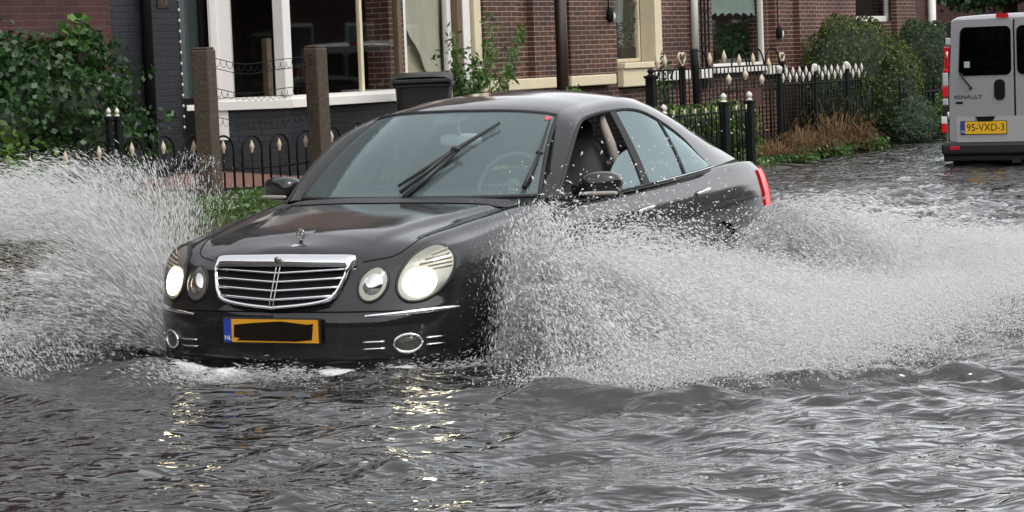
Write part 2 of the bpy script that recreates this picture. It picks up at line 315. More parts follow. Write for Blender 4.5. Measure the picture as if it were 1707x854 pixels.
# ------------------------------------------------------------------ water
WV = []
for k in range(46):
    lam = .10*(10**(k/45.0)); th = rng.normal(2.05, .60)
    WV.append((2*math.pi/lam*math.cos(th), 2*math.pi/lam*math.sin(th), rng.uniform(0, 6.28), .0080*lam**.90))
RIDGES = [(tuple(at(a, b_, Z=0)[:2]), tuple(at(c, d_, Z=0)[:2]), am, wd) for a, b_, c, d_, am, wd in ((420, 848, 1090, 678, .022, .08), (300, 790, 880, 690, .022, .08), (700, 690, 1010, 655, .02, .06), (1150, 790, 1707, 700, .015, .06), (860, 700, 1150, 668, .02, .06), (30, 800, 420, 720, .018, .08), (1300, 840, 1707, 770, .02, .07))]
def water_parts(X, Y):
    u, v = w2c(X, Y)
    wx = X+.16*np.sin(1.3*Y+.7*X)+.07*np.sin(3.1*X-2.2*Y); wy = Y+.14*np.sin(1.1*X-1.6*Y)+.06*np.sin(3.7*X+2.9*Y)
    amp = .75+.35*np.sin(.55*X+.31*Y+1)*np.sin(.42*Y-.6*X); z = np.zeros_like(X)
    far = np.clip(1.15-Y/90, .35, 1)
    for kx, ky, ph, a in WV:
        s = np.sin(kx*wx+ky*wy+ph); z += a*(s+.35*(1-2*np.abs(np.sin(.5*(kx*wx+ky*wy+ph)))))
    z *= amp*far
    # bow wave in front of the bumper and the wake that runs off both shoulders
    dbow = np.sqrt((np.maximum(np.abs(u)-.55, 0))**2+(np.minimum(v-.0, 0))**2)
    z += .045*np.exp(-(dbow/.28)**2)*(v < .6)
    for sg in (1, -1):
        for off, am in ((0, .035), (.45, -.025), (.9, .03), (1.5, -.02), (2.1, .02)):
            q = (v+.35+off) + .62*(sg*u-.2)*-1.0
            z += am*np.exp(-(q/.16)**2)*sstep(-.2, .9, sg*u)*np.clip(1.4-np.abs(u)/5, 0, 1)
    q = v+.62-.10*np.abs(u); z += .03*np.exp(-(q/.10)**2)*(np.abs(u) < 3)
    # short steep ridges of older wakes crossing the foreground
    for (xa, ya), (xb, yb), am, wd in RIDGES:
        L_ = math.hypot(xb-xa, yb-ya); tx, ty = (xb-xa)/L_, (yb-ya)/L_; s_ = (X-xa)*tx+(Y-ya)*ty; q = -(X-xa)*ty+(Y-ya)*tx+.05*np.sin(2.3*s_+xa)+.02*np.sin(7*s_)
        z += am*(np.exp(-(q/wd)**2)-.6*np.exp(-((q-1.6*wd)/wd)**2))*sstep(-.3, .3, s_)*(1-sstep(L_-.3, L_+.3, s_))
    # churned water where the thrown water comes down and behind the car
    ch = np.exp(-((u-2.0)/1.0)**2)*sstep(-.4, .5, v)*(1-sstep(5, 9, v)) + .8*np.exp(-((u)/1.2)**2)*sstep(4.6, 5.2, v)*(1-sstep(9, 16, v)) + .7*np.exp(-((u+1.9)/1.2)**2)*sstep(-.2, .6, v)*(1-sstep(5, 9, v)) + .6*np.exp(-((u-3.6)/1.0)**2)*sstep(3, 4.5, v)*(1-sstep(7, 10, v))
    n = np.sin(17*X+9*Y)*np.sin(13*Y-11*X)+.7*np.sin(31*X-17*Y+2)*np.sin(23*Y+19*X)
    z += .022*ch*n
    foam = .95*ch*sstep(-.6, 1.0, n+.6) + 1.0*np.exp(-((dbow-.10)/.12)**2)*(v < .7)*sstep(-.5, .9, np.sin(9*u+3*np.sin(7*v))+np.sin(23*u+11*v)*.7)
    return z, np.clip(foam, 0, 1)
def watermat():
    m, n, p = NT('flood_water'); N = n.nodes.new; L = n.links.new
    setp(p, color=(.010, .0095, .009), rough=.025, ior=1.72)
    tc = N('ShaderNodeTexCoord'); mp = N('ShaderNodeMapping'); mp.inputs['Scale'].default_value = (1, 1, 1); L(tc.outputs['Object'], mp.inputs[0])
    mr0 = N('ShaderNodeMapping'); mr0.inputs['Rotation'].default_value = (0, 0, R(-30)); L(tc.outputs['Object'], mr0.inputs[0]); ms0 = N('ShaderNodeMapping'); ms0.inputs['Scale'].default_value = (.55, 1.3, 1); L(mr0.outputs[0], ms0.inputs[0])
    n1 = N('ShaderNodeTexNoise'); n1.inputs['Scale'].default_value = 11; n1.inputs['Detail'].default_value = 1.6; n1.inputs['Roughness'].default_value = .45; n1.inputs['Distortion'].default_value = .8; L(ms0.outputs[0], n1.inputs[0])
    b = N('ShaderNodeBump'); b.inputs['Strength'].default_value = .75; b.inputs['Distance'].default_value = .035; L(n1.outputs['Fac'], b.inputs['Height']); L(b.outputs[0], p.inputs['Normal'])
    at_ = N('ShaderNodeAttribute'); at_.attribute_name = 'foam'
    n2 = N('ShaderNodeTexNoise'); n2.inputs['Scale'].default_value = 26; n2.inputs['Detail'].default_value = 8; L(mp.outputs[0], n2.inputs[0])
    ad = N('ShaderNodeMath'); ad.operation = 'MULTIPLY_ADD'; ad.inputs[1].default_value = 1.25; ad.inputs[2].default_value = -.95; L(at_.outputs['Fac'], ad.inputs[0])
    a2 = N('ShaderNodeMath'); a2.operation = 'ADD'; L(ad.outputs[0], a2.inputs[0]); L(n2.outputs['Fac'], a2.inputs[1])
    mr = N('ShaderNodeMapRange'); mr.inputs[1].default_value = .12; mr.inputs[2].default_value = .62; mr.inputs[4].default_value = .9; L(a2.outputs[0], mr.inputs[0])
    d = N('ShaderNodeBsdfDiffuse'); d.inputs[0].default_value = (.62, .61, .60, 1)
    ms = N('ShaderNodeMixShader'); L(mr.outputs[0], ms.inputs[0]); L(p.outputs[0], ms.inputs[1]); L(d.outputs[0], ms.inputs[2]); L(ms.outputs[0], n.nodes['Material Output'].inputs[0])
    return m
wxs = graded([(-2, .5), (3, .04), (14.5, .03), (22, .25), (60, 8), (300, 60)]); wys = graded([(-200, 50), (0, .5), (4.5, .024), (12, .026), (22, .06), (45, .25), (90, 4), (600, 80)])
_foam = {}
def wz(X, Y):
    z, f = water_parts(X, Y); _foam['f'] = f; return z
water = sheet('flood_water', wxs, wys, wz, watermat()); tag(water, kind='structure')
fa = water.data.attributes.new('foam', 'FLOAT', 'POINT'); fa.data.foreach_set('value', _foam['f'].astype(np.float32).ravel())
# ------------------------------------------------------------------ the black saloon
car = empty('saloon_car', tuple(CAR_O), 'black four-door saloon with lit headlights driving through the flood water', 'car', CAR_A)
OUT = catmull([(0, 0, .765), (.25, .010, .765), (.42, .040, .765), (.55, .080, .77), (.685, .160, .785), (.793, .28, .805), (.860, .44, .82), (.887, .64, .84), (.895, .95, .88), (.905, 1.4, .925), (.911, 2.2, .945), (.911, 3.0, .96), (.905, 3.7, .975), (.895, 4.2, .985), (.872, 4.55, .978), (.825, 4.76, .955), (.70, 4.86, .95), (.4, 4.92, .96), (0, 4.935, .97)], 230)
def car_body():
    n = len(OUT); tg = np.gradient(OUT[:, :2], axis=0); tg /= np.linalg.norm(tg, axis=1)[:, None]; nr = np.stack([tg[:, 1], -tg[:, 0]], 1)
    nr[0] = (0, -1); nr[-1] = (0, 1)
    fr = sstep(.25, .9, -nr[:, 1]); re = sstep(.25, .9, nr[:, 1]); si = 1-fr-re
    hs_ = np.concatenate([np.linspace(0, .9, 26), np.linspace(.915, 1, 8)])
    fp = lambda h: np.interp(h, [0, .08, .2, .5, .60, .64, .8, .93, 1], [.07, .03, .004, 0, .012, .030, .060, .095, .15])
    sp = lambda h: np.interp(h, [0, .1, .3, .55, .75, .88, .95, 1], [.06, .03, .008, 0, .010, .034, .056, .095])
    rp = lambda h: np.interp(h, [0, .1, .5, .55, .8, .95, 1], [.07, .012, 0, .03, .05, .085, .13])
    rows = []
    for h in hs_:
        ins = fr*fp(h)+si*sp(h)+re*rp(h)
        rows.append(np.stack([OUT[:, 0]-nr[:, 0]*ins, OUT[:, 1]-nr[:, 1]*ins, .18+(OUT[:, 2]-.18)*h], 1))
    Q = rows[-1]; vq = Q[:, 1]; vs = .27+(vq-vq.min())/(vq.max()-vq.min())*(4.60-.27)
    zc = np.interp(vs, [.27, .4, .6, .9, 1.2, 1.35, 4.2, 4.45, 4.6], [.830, .862, .889, .926, .958, .966, 1.0, 1.01, 1.0])
    for wq in np.concatenate([np.linspace(.02, .2, 9), np.linspace(.24, 1, 26)]):
        u = Q[:, 0]*(1-wq); v = Q[:, 1]*(1-wq)+vs*wq; gg = 1-(1-wq)**2.2
        z = Q[:, 2]+(zc-Q[:, 2])*gg
        hood = sstep(.22, .5, v)*(1-sstep(1.35, 1.5, v))
        ur = np.interp(v, [.3, 1.0, 1.5], [.60, .70, .76]); z = z+.016*hood*np.exp(-((np.abs(u)-ur)/.045)**2)
        up_ = np.interp(v, [.2, .6, 1.3], [.38, .44, .62]); z = z+.014*hood*(1-sstep(-.035, .035, np.abs(u)-up_))
        rows.append(np.stack([u, v, z], 1))
    P = np.array(rows).transpose(1, 0, 2); P[0, :, 0] = 0; P[-1, :, 0] = 0
    return P
BP = car_body()
def both(f):
    for sgn in (1, -1): f(sgn)
def mir(P, sgn):
    P = np.array(P, float); P[..., 0] *= sgn; return P
mb = MB(); ARCH = [(.84, .345), (3.695, .345)]
for sgn in (1, -1):
    P = mir(BP, sgn); n, m = P.shape[:2]; V = P.reshape(-1, 3).copy(); keep = []
    rr = []
    for (va, ra) in ARCH:
        d = np.hypot(V[:, 1]-va, V[:, 2]-.325); low = (np.abs(V[:, 0]) > .6); near = low & (np.abs(d-ra) < .016)
        sc = np.where(near, ra/np.maximum(d, 1e-6), 1); V[:, 1] = va+(V[:, 1]-va)*sc; V[:, 2] = np.where(near, .325+(V[:, 2]-.325)*sc, V[:, 2])
        rr.append(np.where(low, np.hypot(V[:, 1]-va, V[:, 2]-.325), 9)-ra)
    rr = np.minimum(*rr)
    for i in range(n-1):
        for j in range(m-1):
            q = (i*m+j, i*m+j+1, (i+1)*m+j+1, (i+1)*m+j)
            if max(rr[list(q)]) < .004: continue
            c = V[list(q)].mean(0)
            deck = 1 if (1.46 < c[1] < 3.70 and abs(c[0]) < .735) and j > 34 else 0
            mb.f.append([k+mb.k for k in (q if sgn < 0 else q[::-1])]); mb.m.append(deck); mb.sm.append(True)
    mb.v.append(V); mb.k += len(V)
# underside and the black wheel houses
mb.box(-.74, .74, .5, 4.5, .2, .26, 1)
for sgn in (1, -1):
    for va, ra in ARCH:
        th = np.linspace(-.15*math.pi, 1.15*math.pi, 22)
        mb.grid([[(sgn*uu, va+ra*math.cos(t), .325+ra*math.sin(t)) for uu in (.875, .60)] for t in th], 1)
        mb.prism([(ra*math.cos(t), ra*math.sin(t)) for t in th], (sgn*.60, va, .325), (0, 1, 0), (0, 0, 1), (sgn, 0, 0), .005, 1)
body = mb.build('body', [MT['paint'], MT['interior']], car)
_bv = [Vector(v) for v in np.concatenate(mb.v)]; BVH = BVHTree.FromPolygons(_bv, mb.f)
def hit(p, d):
    d = Vector(d).normalized(); p = Vector(p); h = BVH.ray_cast(p, d)
    if h[0] is None: h = BVH.find_nearest(p)
    nn = h[1]
    if nn.dot(d) > 0: nn = -nn
    return np.array(h[0]), np.array(nn)
def fproj(u, z, off=0.0, ang=0.0, cu=None):      # onto the nose from the front (ang turns the ray outwards, cu: centre of the turned plane)
    d = np.array([-math.sin(ang), math.cos(ang), 0]); cu = u if cu is None else cu; t = u-cu
    p = np.array([cu+t*math.cos(ang), .3+t*math.sin(ang), z])-d*1.5
    h, nn = hit(p, d); return h+nn*off
def sproj(v, z, sgn, off=0.0):
    h, nn = hit((sgn*2, v, z), (-sgn, 0, 0)); return h+nn*off
def tproj(u, v, off=0.0):
    h, nn = hit((u, v, 2), (0, 0, -1)); return h+nn*off
def patch(mbx, cu, cz, au, az, tilt, off, dome, ang=0, nr=8, na=36, mi=0, sgn=1, r0=0.0):
    # lens-shaped patch on the nose: ellipse with semi-axes au, az turned by tilt, bulging by dome
    P = []
    for k in range(na):
        t = 2*math.pi*k/na; row = []
        for r in np.linspace(r0, 1, nr):
            a, b = au*r*math.cos(t), az*r*math.sin(t); uu = cu+a*math.cos(tilt)-b*math.sin(tilt); zz = cz+a*math.sin(tilt)+b*math.cos(tilt)
            row.append(fproj(sgn*uu, zz, off+dome*(1-r*r), sgn*ang, sgn*cu))
        P.append(row)
    mbx.grid(P, mi, True, flip=(sgn > 0), closeu=True)
def ellpath(cu, cz, au, az, tilt, off, ang, sgn, na=40):
    out = []
    for k in range(na+1):
        t = 2*math.pi*k/na; a, b = au*math.cos(t), az*math.sin(t)
        out.append(fproj(sgn*(cu+a*math.cos(tilt)-b*math.sin(tilt)), cz+a*math.sin(tilt)+b*math.cos(tilt), off, sgn*ang, sgn*cu))
    return out
# headlights: big oval with the lit low beam and the small inner oval
HL = dict(cu=.655, cz=.694, au=.158, az=.095, tilt=R(37)); HI = dict(cu=.425, cz=.655, au=.082, az=.064, tilt=R(55))
for sgn in (-1, 1):
    a = R(33)
    b = MB(); patch(b, **HL, off=.004, dome=.0, ang=a, mi=0, sgn=sgn)
    h1 = b.build('headlight', [MT['lampsilver']], car)
    b = MB(); b.tube(ellpath(HL['cu'], HL['cz'], HL['au']*1.02, HL['az']*1.02, HL['tilt'], .003, a, sgn), .008, 6); b.build('gasket', MT['rubber'], h1)
    b = MB(); patch(b, HL['cu']-.040, HL['cz']-.036, .082, .066, R(20), .010, .012, ang=a, sgn=sgn); b.build('lit_bulb', MT['lamp_on'], h1)
    b = MB()
    for k in range(5):      # ribs of the indicator above the lit bowl
        zz = HL['cz']+.028+k*.018; ww = [.100, .090, .078, .060, .036][k]; zz -= .008; uc = HL['cu']+.026+.012*k
        b.tube([fproj(sgn*(uc+ww*t), zz+.012*t, .012, sgn*a, sgn*HL['cu']) for t in np.linspace(-1, 1, 9)], .0034, 5)
    b.build('indicator_ribs', MT['amber'], h1)
    b = MB(); patch(b, **HL, off=.014, dome=.022, ang=a, sgn=sgn, nr=10, na=44); b.build('lens', MT['lens'], h1)
    a = R(16)
    b = MB(); patch(b, **HI, off=.004, dome=0, ang=a, sgn=sgn); h2 = b.build('inner_headlight', MT['lampsilver'], car)
    b = MB(); b.tube(ellpath(HI['cu'], HI['cz'], HI['au']*1.02, HI['az']*1.02, HI['tilt'], .003, a, sgn), .007, 6); b.build('gasket', MT['rubber'], h2)
    b = MB(); patch(b, HI['cu'], HI['cz'], .05, .042, R(50), .008, .014, ang=a, sgn=sgn); b.build('reflector', MT['chrome'], h2)
    b = MB(); patch(b, **HI, off=.012, dome=.020, ang=a, sgn=sgn); b.build('lens', MT['lens'], h2)
# grille
GO = [(0, .550), (.15, .561), (.27, .576), (.325, .594), (.353, .63), (.378, .69), (.396, .745), (.396, .772), (.372, .785), (.2, .788), (0, .790)]
GO = [(u*.935, z) for u, z in GO]; GO = GO+[(-u, z) for u, z in GO[-2:0:-1]]
gp = np.array([fproj(u, z, .0) for u, z in GO])
def gpt(u, z, off): # grille plane: smooth surface leaning back
    v = np.interp(z, [.55, .79], [.012, .125])+.20*abs(u)**2.0 - off; return np.array([u, v, z])
b = MB()
gl = catmull([(u, z) for u, z in GO]+[GO[0]], 90)
cen = gpt(0, .67, .012); ring_ = [gpt(u, z, .012) for u, z in gl[:-1]]
b.add([cen]+ring_, [(0, 1+(k+1) % len(ring_), 1+k) for k in range(len(ring_))], 0); grille = b.build('grille', MT['ink'], car)
b = MB(); P = []
for (u, z) in gl:      # bright surround, wide along the top
    wd = .012+.020*sstep(.735, .775, z); cu, cz = u*(1-wd/.42), z-(wd*1.4 if z > .74 else 0)+(wd*.9 if z < .62 else 0)
    if z > .74: cu = u*(1-.018/.4)
    P.append([gpt(u*1.012, z+(.006 if z > .7 else -.006), -.005), gpt(u, z, .028), gpt(cu, cz, .036), gpt(cu*.99, cz-(.004 if z > .7 else -.004), .010)])
b.grid(P, 0, True); b.build('chrome_surround', MT['chrome'], grille)
b = MB()
for zz in (.598, .638, .678, .718):
    wu = np.interp(zz, [.55, .60, .63, .69, .745], [.19, .304, .326, .348, .363])
    pth = [gpt(u, zz+.018*(abs(u)/wu)-.006, .024) for u in np.linspace(-wu, wu, 15)]
    b.tube(pth, .0062, 6)
b.build('slats', MT['chrome'], grille)
b = MB()
for uu in (-.010, .010): b.tube([gpt(uu, zz, .028) for zz in np.linspace(.56, .768, 6)], .004, 6)
b.build('centre_bar', MT['lampsilver'], grille)
b = MB(); c = gpt(0, .772, .040); b.tube([c, c+np.array([0, -.004, -.001])], .019, 18); b.build('badge', MT['lampsilver'], grille)
# standing star on the bonnet and the round badge on the bonnet lip
b = MB(); c = tproj(0, .31, .036); Rg = .021
b.tube([c+np.array([Rg*math.sin(t), 0, Rg*math.cos(t)]) for t in np.linspace(0, 2*math.pi, 25)], .0038, 6)
for t in (0, 2*math.pi/3, 4*math.pi/3): b.tube([c, c+np.array([Rg*math.sin(t), 0, Rg*math.cos(t)])], [.0058, .002], 6)
b.tube([c-np.array([0, 0, Rg]), c-np.array([0, -.004, Rg+.014])], [.004, .009], 8); b.build('hood_star', MT['lampsilver'], car)
b = MB(); P = [[tproj(r*.026*math.cos(t), .245+r*.020*math.sin(t), .004*(1-r*r)+.0015) for r in (0, .5, 1)] for t in np.linspace(0, 2*math.pi, 25)]
b.grid(P, 0, True); b.build('hood_badge', MT['chrome'], car)
# number plate: blue strip with NL, yellow field whose number is blacked out
b = MB(); b.box(-.260, .264, -.022, -.004, .388, .512, 0, .004); pl_ = b.build('number_plate', MT['blackplastic'], car)
b = MB(); b.box(-.210, .256, -.0255, -.0222, .396, .504, 0); b.build('yellow_field', MT['yellow'], pl_)
b = MB(); b.box(-.253, -.2105, -.0255, -.0222, .396, .504, 0); b.build('blue_strip', MT['plateblue'], pl_)
def text(name, body_, size, mat, mtx, parent, ext=.001, sx=1.0):
    cu = bpy.data.curves.new(name, 'FONT'); cu.body = body_; cu.size = size; cu.extrude = ext; cu.align_x = 'CENTER'; cu.align_y = 'CENTER'; cu.resolution_u = 3
    t = bpy.data.objects.new(name+'_t', cu); COL.objects.link(t); bpy.context.view_layer.update()
    me = bpy.data.meshes.new_from_object(t.evaluated_get(bpy.context.evaluated_depsgraph_get())); bpy.data.objects.remove(t)
    o = bpy.data.objects.new(name, me); COL.objects.link(o); me.materials.clear(); me.materials.append(mat)
    me.transform(mtx @ Matrix.Diagonal((sx, 1, 1, 1))); o.parent = parent; return o
FRONT = lambda u, v, z: Matrix(((1, 0, 0, u), (0, 0, -1, v), (0, 1, 0, z), (0, 0, 0, 1)))
text('country_letters', 'NL', .030, MT['white'], FRONT(-.232, -.0258, .415), pl_, .0006)
b = MB(); b.prism([(-.185, .404), (-.165, .415), (-.20, .420), (-.195, .478), (-.10, .487), (.06, .496), (.20, .482), (.232, .486), (.222, .410), (.13, .402)], (0, -.0258, 0), (1, 0, 0), (0, 0, 1), (0, -1, 0), .0012, 0); b.build('blacked_out_number', MT['platedark'], pl_)
# bumper: chrome strips, fog lamps with twin blades, grooves
bump = MB()
pth = [fproj(u, .535-.0*abs(u), .002, 0) for u in np.linspace(-.62, .62, 31)]; bump.tube(pth, .0035, 5)
pth = [fproj(u, .305+.02*abs(u), .002, 0) for u in np.linspace(-.66, .66, 31)]; bump.tube(pth, .004, 5)
bump = bump.build('bumper_grooves', MT['ink'], car)
for sgn in (1, -1):
    b = MB(); n = 22; P = []
    for t in np.linspace(0, 1, n):
        uu = .44+.43*t; ang = sgn*R(5+62*t); zz = .514+.020*t+.006*math.sin(t*3); wd = .011*math.sin(math.pi*min(1, .12+t*.82))**.6
        P.append([fproj(sgn*uu, zz-wd, .001, ang), fproj(sgn*uu, zz-wd*.5, .010, ang), fproj(sgn*uu, zz+wd*.5, .010, ang), fproj(sgn*uu, zz+wd, .001, ang)])
    b.grid(P, 0, True, flip=sgn < 0); b.build('bumper_chrome_strip', MT['chrome'], car)
    a = R(22)
    b = MB(); patch(b, .572, .385, .062, .039, R(4), .004, 0, ang=a, sgn=sgn); fog = b.build('fog_lamp', MT['foglamp'], car)
    b = MB(); patch(b, .572, .385, .052, .031, 0, .006, .012, ang=a, sgn=sgn); b.build('lens', MT['lens'], fog)
    b = MB(); b.tube(ellpath(.572, .385, .064, .041, R(4), .006, a, sgn), .007, 6); b.build('chrome_ring', MT['chrome'], fog)
    for dz in (.014, -.018):
        b = MB(); b.tube([fproj(sgn*u, .385+dz+.02*(u-.6), .008, sgn*R(10)) for u in np.linspace(.40, .508, 6)], [.002, .0045, .005, .005, .005, .005], 5)
        b.build('chrome_blade', MT['chrome'], fog); b = MB(); b.tube([fproj(sgn*u, .390+dz+.02*(u-.6), .008, sgn*R(30)) for u in np.linspace(.64, .74, 6)], [.005, .005, .005, .005, .004, .002], 5)
        b.build('chrome_blade', MT['chrome'], fog)
# bonnet and door shut lines, wheel arch lips
for sgn in (1, -1):
    b = MB(); b.tube([tproj(sgn*u, v, .0005) for u, v in catmull([(.40, .175), (.52, .235), (.57, .32), (.60, .5), (.68, .95), (.745, 1.42)], 40)], .003, 5); b.build('shut_line', MT['ink'], body)
    b = MB(); b.tube([sproj(v, z, sgn, .0005) for v, z in [(1.62, .90), (1.56, .8), (1.50, .6), (1.52, .4), (1.6, .28)]], .003, 5); b.build('shut_line', MT['ink'], body)
    b = MB(); b.tube([sproj(v, z, sgn, .0005) for v, z in [(2.74, .92), (2.73, .7), (2.72, .45), (2.70, .28)]], .003, 5); b.build('shut_line', MT['ink'], body)
    b = MB(); b.tube([sproj(v, z, sgn, .0005) for v, z in [(4.02, .955), (3.92, .80), (3.62, .68), (3.36, .5), (3.30, .28)]], .003, 5); b.build('shut_line', MT['ink'], body)
b = MB(); b.grid([[tproj(u, 1.13+.20*abs(u)**2+dv, .004+.010*math.sin(math.pi*k/3)) for k, dv in enumerate((0, .05, .12, .19))] for u in np.linspace(-.70, .70, 30)], 0, True, flip=True)
b.build('cowl_grille', MT['blackplastic'], car)
# ---- greenhouse
WB = catmull([(0, 1.26, .980), (.35, 1.31, .978), (.56, 1.42, .974), (.695, 1.54, .970)], 24)
WT = catmull([(0, 2.02, 1.400), (.3, 2.045, 1.394), (.48, 2.105, 1.376), (.540, 2.15, 1.360)], 24)
RE = catmull([(.702, 1.525, .960), (.655, 1.73, 1.105), (.596, 1.97, 1.262), (.546, 2.145, 1.362), (.535, 2.35, 1.400), (.534, 2.6, 1.418), (.536, 2.9, 1.430), (.545, 3.2, 1.416), (.568, 3.50, 1.352), (.615, 3.82, 1.240), (.665, 4.12, 1.120), (.72, 4.44, 1.000)], 90)
ST = catmull([(.800, 1.53, .942), (.768, 1.74, 1.110), (.716, 1.99, 1.265), (.664, 2.20, 1.332), (.642, 2.45, 1.358), (.638, 2.68, 1.366), (.640, 2.92, 1.366), (.652, 3.12, 1.340), (.674, 3.36, 1.268), (.710, 3.57, 1.170), (.754, 3.70, 1.065), (.808, 3.78, .980)], 90)
SB = catmull([(.802, 1.52, .938), (.838, 1.75, .938), (.853, 2.2, .945), (.853, 2.8, .960), (.845, 3.3, .975), (.832, 3.60, .985), (.808, 3.78, .990)], 90)
def at_v(curve, v): return np.array([np.interp(v, curve[:, 1], curve[:, k]) for k in range(3)])
WS = lambda b_, a_: None
def ws_point(bb, aa):       # windscreen: bb across -1..1, aa 0 cowl .. 1 header
    i = abs(bb)*23; k = min(int(i), 22); f = i-k; lo = WB[k]*(1-f)+WB[k+1]*f; hi = WT[k]*(1-f)+WT[k+1]*f
    p = lo*(1-aa)+hi*aa; p = p+np.array([0, -.030, .045])*math.sin(math.pi*aa)*.55; p[0] *= (-1 if bb < 0 else 1); return p
b = MB(); b.grid([[ws_point(bb, aa) for aa in np.linspace(0, 1, 14)] for bb in np.linspace(-1, 1, 47)], 0, True, flip=False)
wsc = b.build('windscreen', MT['carglass'], car)
b = MB()
def strip(pts, r, mbx, n=6): mbx.tube(pts, r, n)
strip([ws_point(bb, 1.0) for bb in np.linspace(-1, 1, 31)], .011, b); strip([ws_point(bb, .0) for bb in np.linspace(-1, 1, 31)], .012, b)
for s in (1, -1): strip([ws_point(s, aa) for aa in np.linspace(0, 1, 14)], .012, b)
b.build('rubber_seal', MT['rubber'], wsc)
b = MB(); b.add([ws_point(x, y)+np.array([0, .02, -.012]) for x, y in ((-.22, .985), (.16, .985), (.10, .86), (-.16, .86))], [(0, 1, 2, 3)]); b.build('sensor_cover', MT['rubber'], wsc)
b = MB(); b.add([ws_point(x, y)+np.array([0, -.004, .004]) for x, y in ((.90, .955), (.965, .955), (.965, .90), (.90, .90))], [(0, 1, 2, 3)]); st_ = b.build('red_sticker', MT['red'], wsc)
# roof, side frames, pillars
def roofp(bb, aa):
    v0 = np.interp(abs(bb), np.linspace(0, 1, 24), WT[:, 1]); v1 = 3.50-.0*abs(bb); v = v0*(1-aa)+v1*aa
    e = at_v(RE, 2.15*(1-aa)+3.5*aa) if abs(bb) > .999 else at_v(RE, max(2.15, v)); ve = 2.15*(1-aa)+3.5*aa
    E_ = at_v(RE, ve); cr = np.interp(aa, [0, .25, .6, 1], [.042, .058, .060, .050]); return np.array([E_[0]*bb, v if abs(bb) < .999 else ve, E_[2]+cr*(1-abs(bb)**2.3)])
b = MB(); b.grid([[roofp(bb, aa) for aa in np.linspace(0, 1, 26)] for bb in np.linspace(-1, 1, 41)], 0, True); roof = b.build('roof', [MT['paint']], car)
def bulge(A, B, k, amt, out):
    r = []
    for t in np.linspace(0, 1, k): r.append(A*(1-t)+B*t+np.asarray(out)*amt*math.sin(math.pi*t))
    return r
fr_ = MB()
for sgn in (1, -1):
    n = 90; P = []
    for i in range(n):
        P.append(bulge(mir(RE[i], sgn), mir(ST[i], sgn), 7, .014, (sgn*.8, 0, .5)))
    fr_.grid(P, 0, True, flip=sgn > 0)
    # inner return of the frame and the black window rubber
    blk = MB(); blk.tube([mir(p, sgn)+np.array([-sgn*.004, 0, -.004]) for p in ST], .011, 6); blk.build('door_rubber', MT['rubber'], car)
    # B pillar (black) and the divider in the rear door
    for v0t, v0b, wd, inset, pn_ in ((2.68, 2.62, .105, .002, 'centre_pillar'), (3.30, 3.24, .035, .002, 'window_divider')):
        mbx = MB()
        P = []
        for t in np.linspace(0, 1, 7):
            row = []
            for s_ in (-.5, .5):
                top = at_v(ST, v0t+s_*wd*.8); bot = at_v(SB, v0b+s_*wd); q = top*(1-t)+bot*t+np.array([.010*math.sin(math.pi*t)+inset, 0, 0]); row.append(mir(q, sgn))
            P.append(row)
        mbx.grid(P, 0, True, flip=sgn < 0); mbx.build(pn_, MT['rubber'], car)
# body between the belt and the shoulder, both sides
for sgn in (1, -1):
    P = []
    for i in range(90):
        a_ = mir(SB[i], sgn); k = np.argmin(np.abs(BP[:, 33, 1]-SB[i, 1])); P.append([a_+np.array([-sgn*.05, 0, 0]), a_, a_*.5+.5*mir(BP[k, 33], sgn)+np.array([0, 0, .004]), mir(BP[k, 31], sgn)])
    fr_.grid(P, 0, True, flip=sgn > 0)
fr_.build('side_frames', MT['paint'], car)
def sidepane(v0, v1, sgn, topf=None, n=20, m=10):
    P = []
    for v in np.linspace(0, 1, n):
        row = []
        for t in np.linspace(0, 1, m):
            vb = v0[1]+(v1[1]-v0[1])*v; vt = v0[0]+(v1[0]-v0[0])*v; bo = at_v(SB, vb); to = at_v(ST, vt); tt = t*(topf(v) if topf else 1)
            q = bo*(1-tt)+to*tt+np.array([.012*math.sin(math.pi*tt)-.006, 0, 0]); row.append(mir(q, sgn))
        P.append(row)
    return P
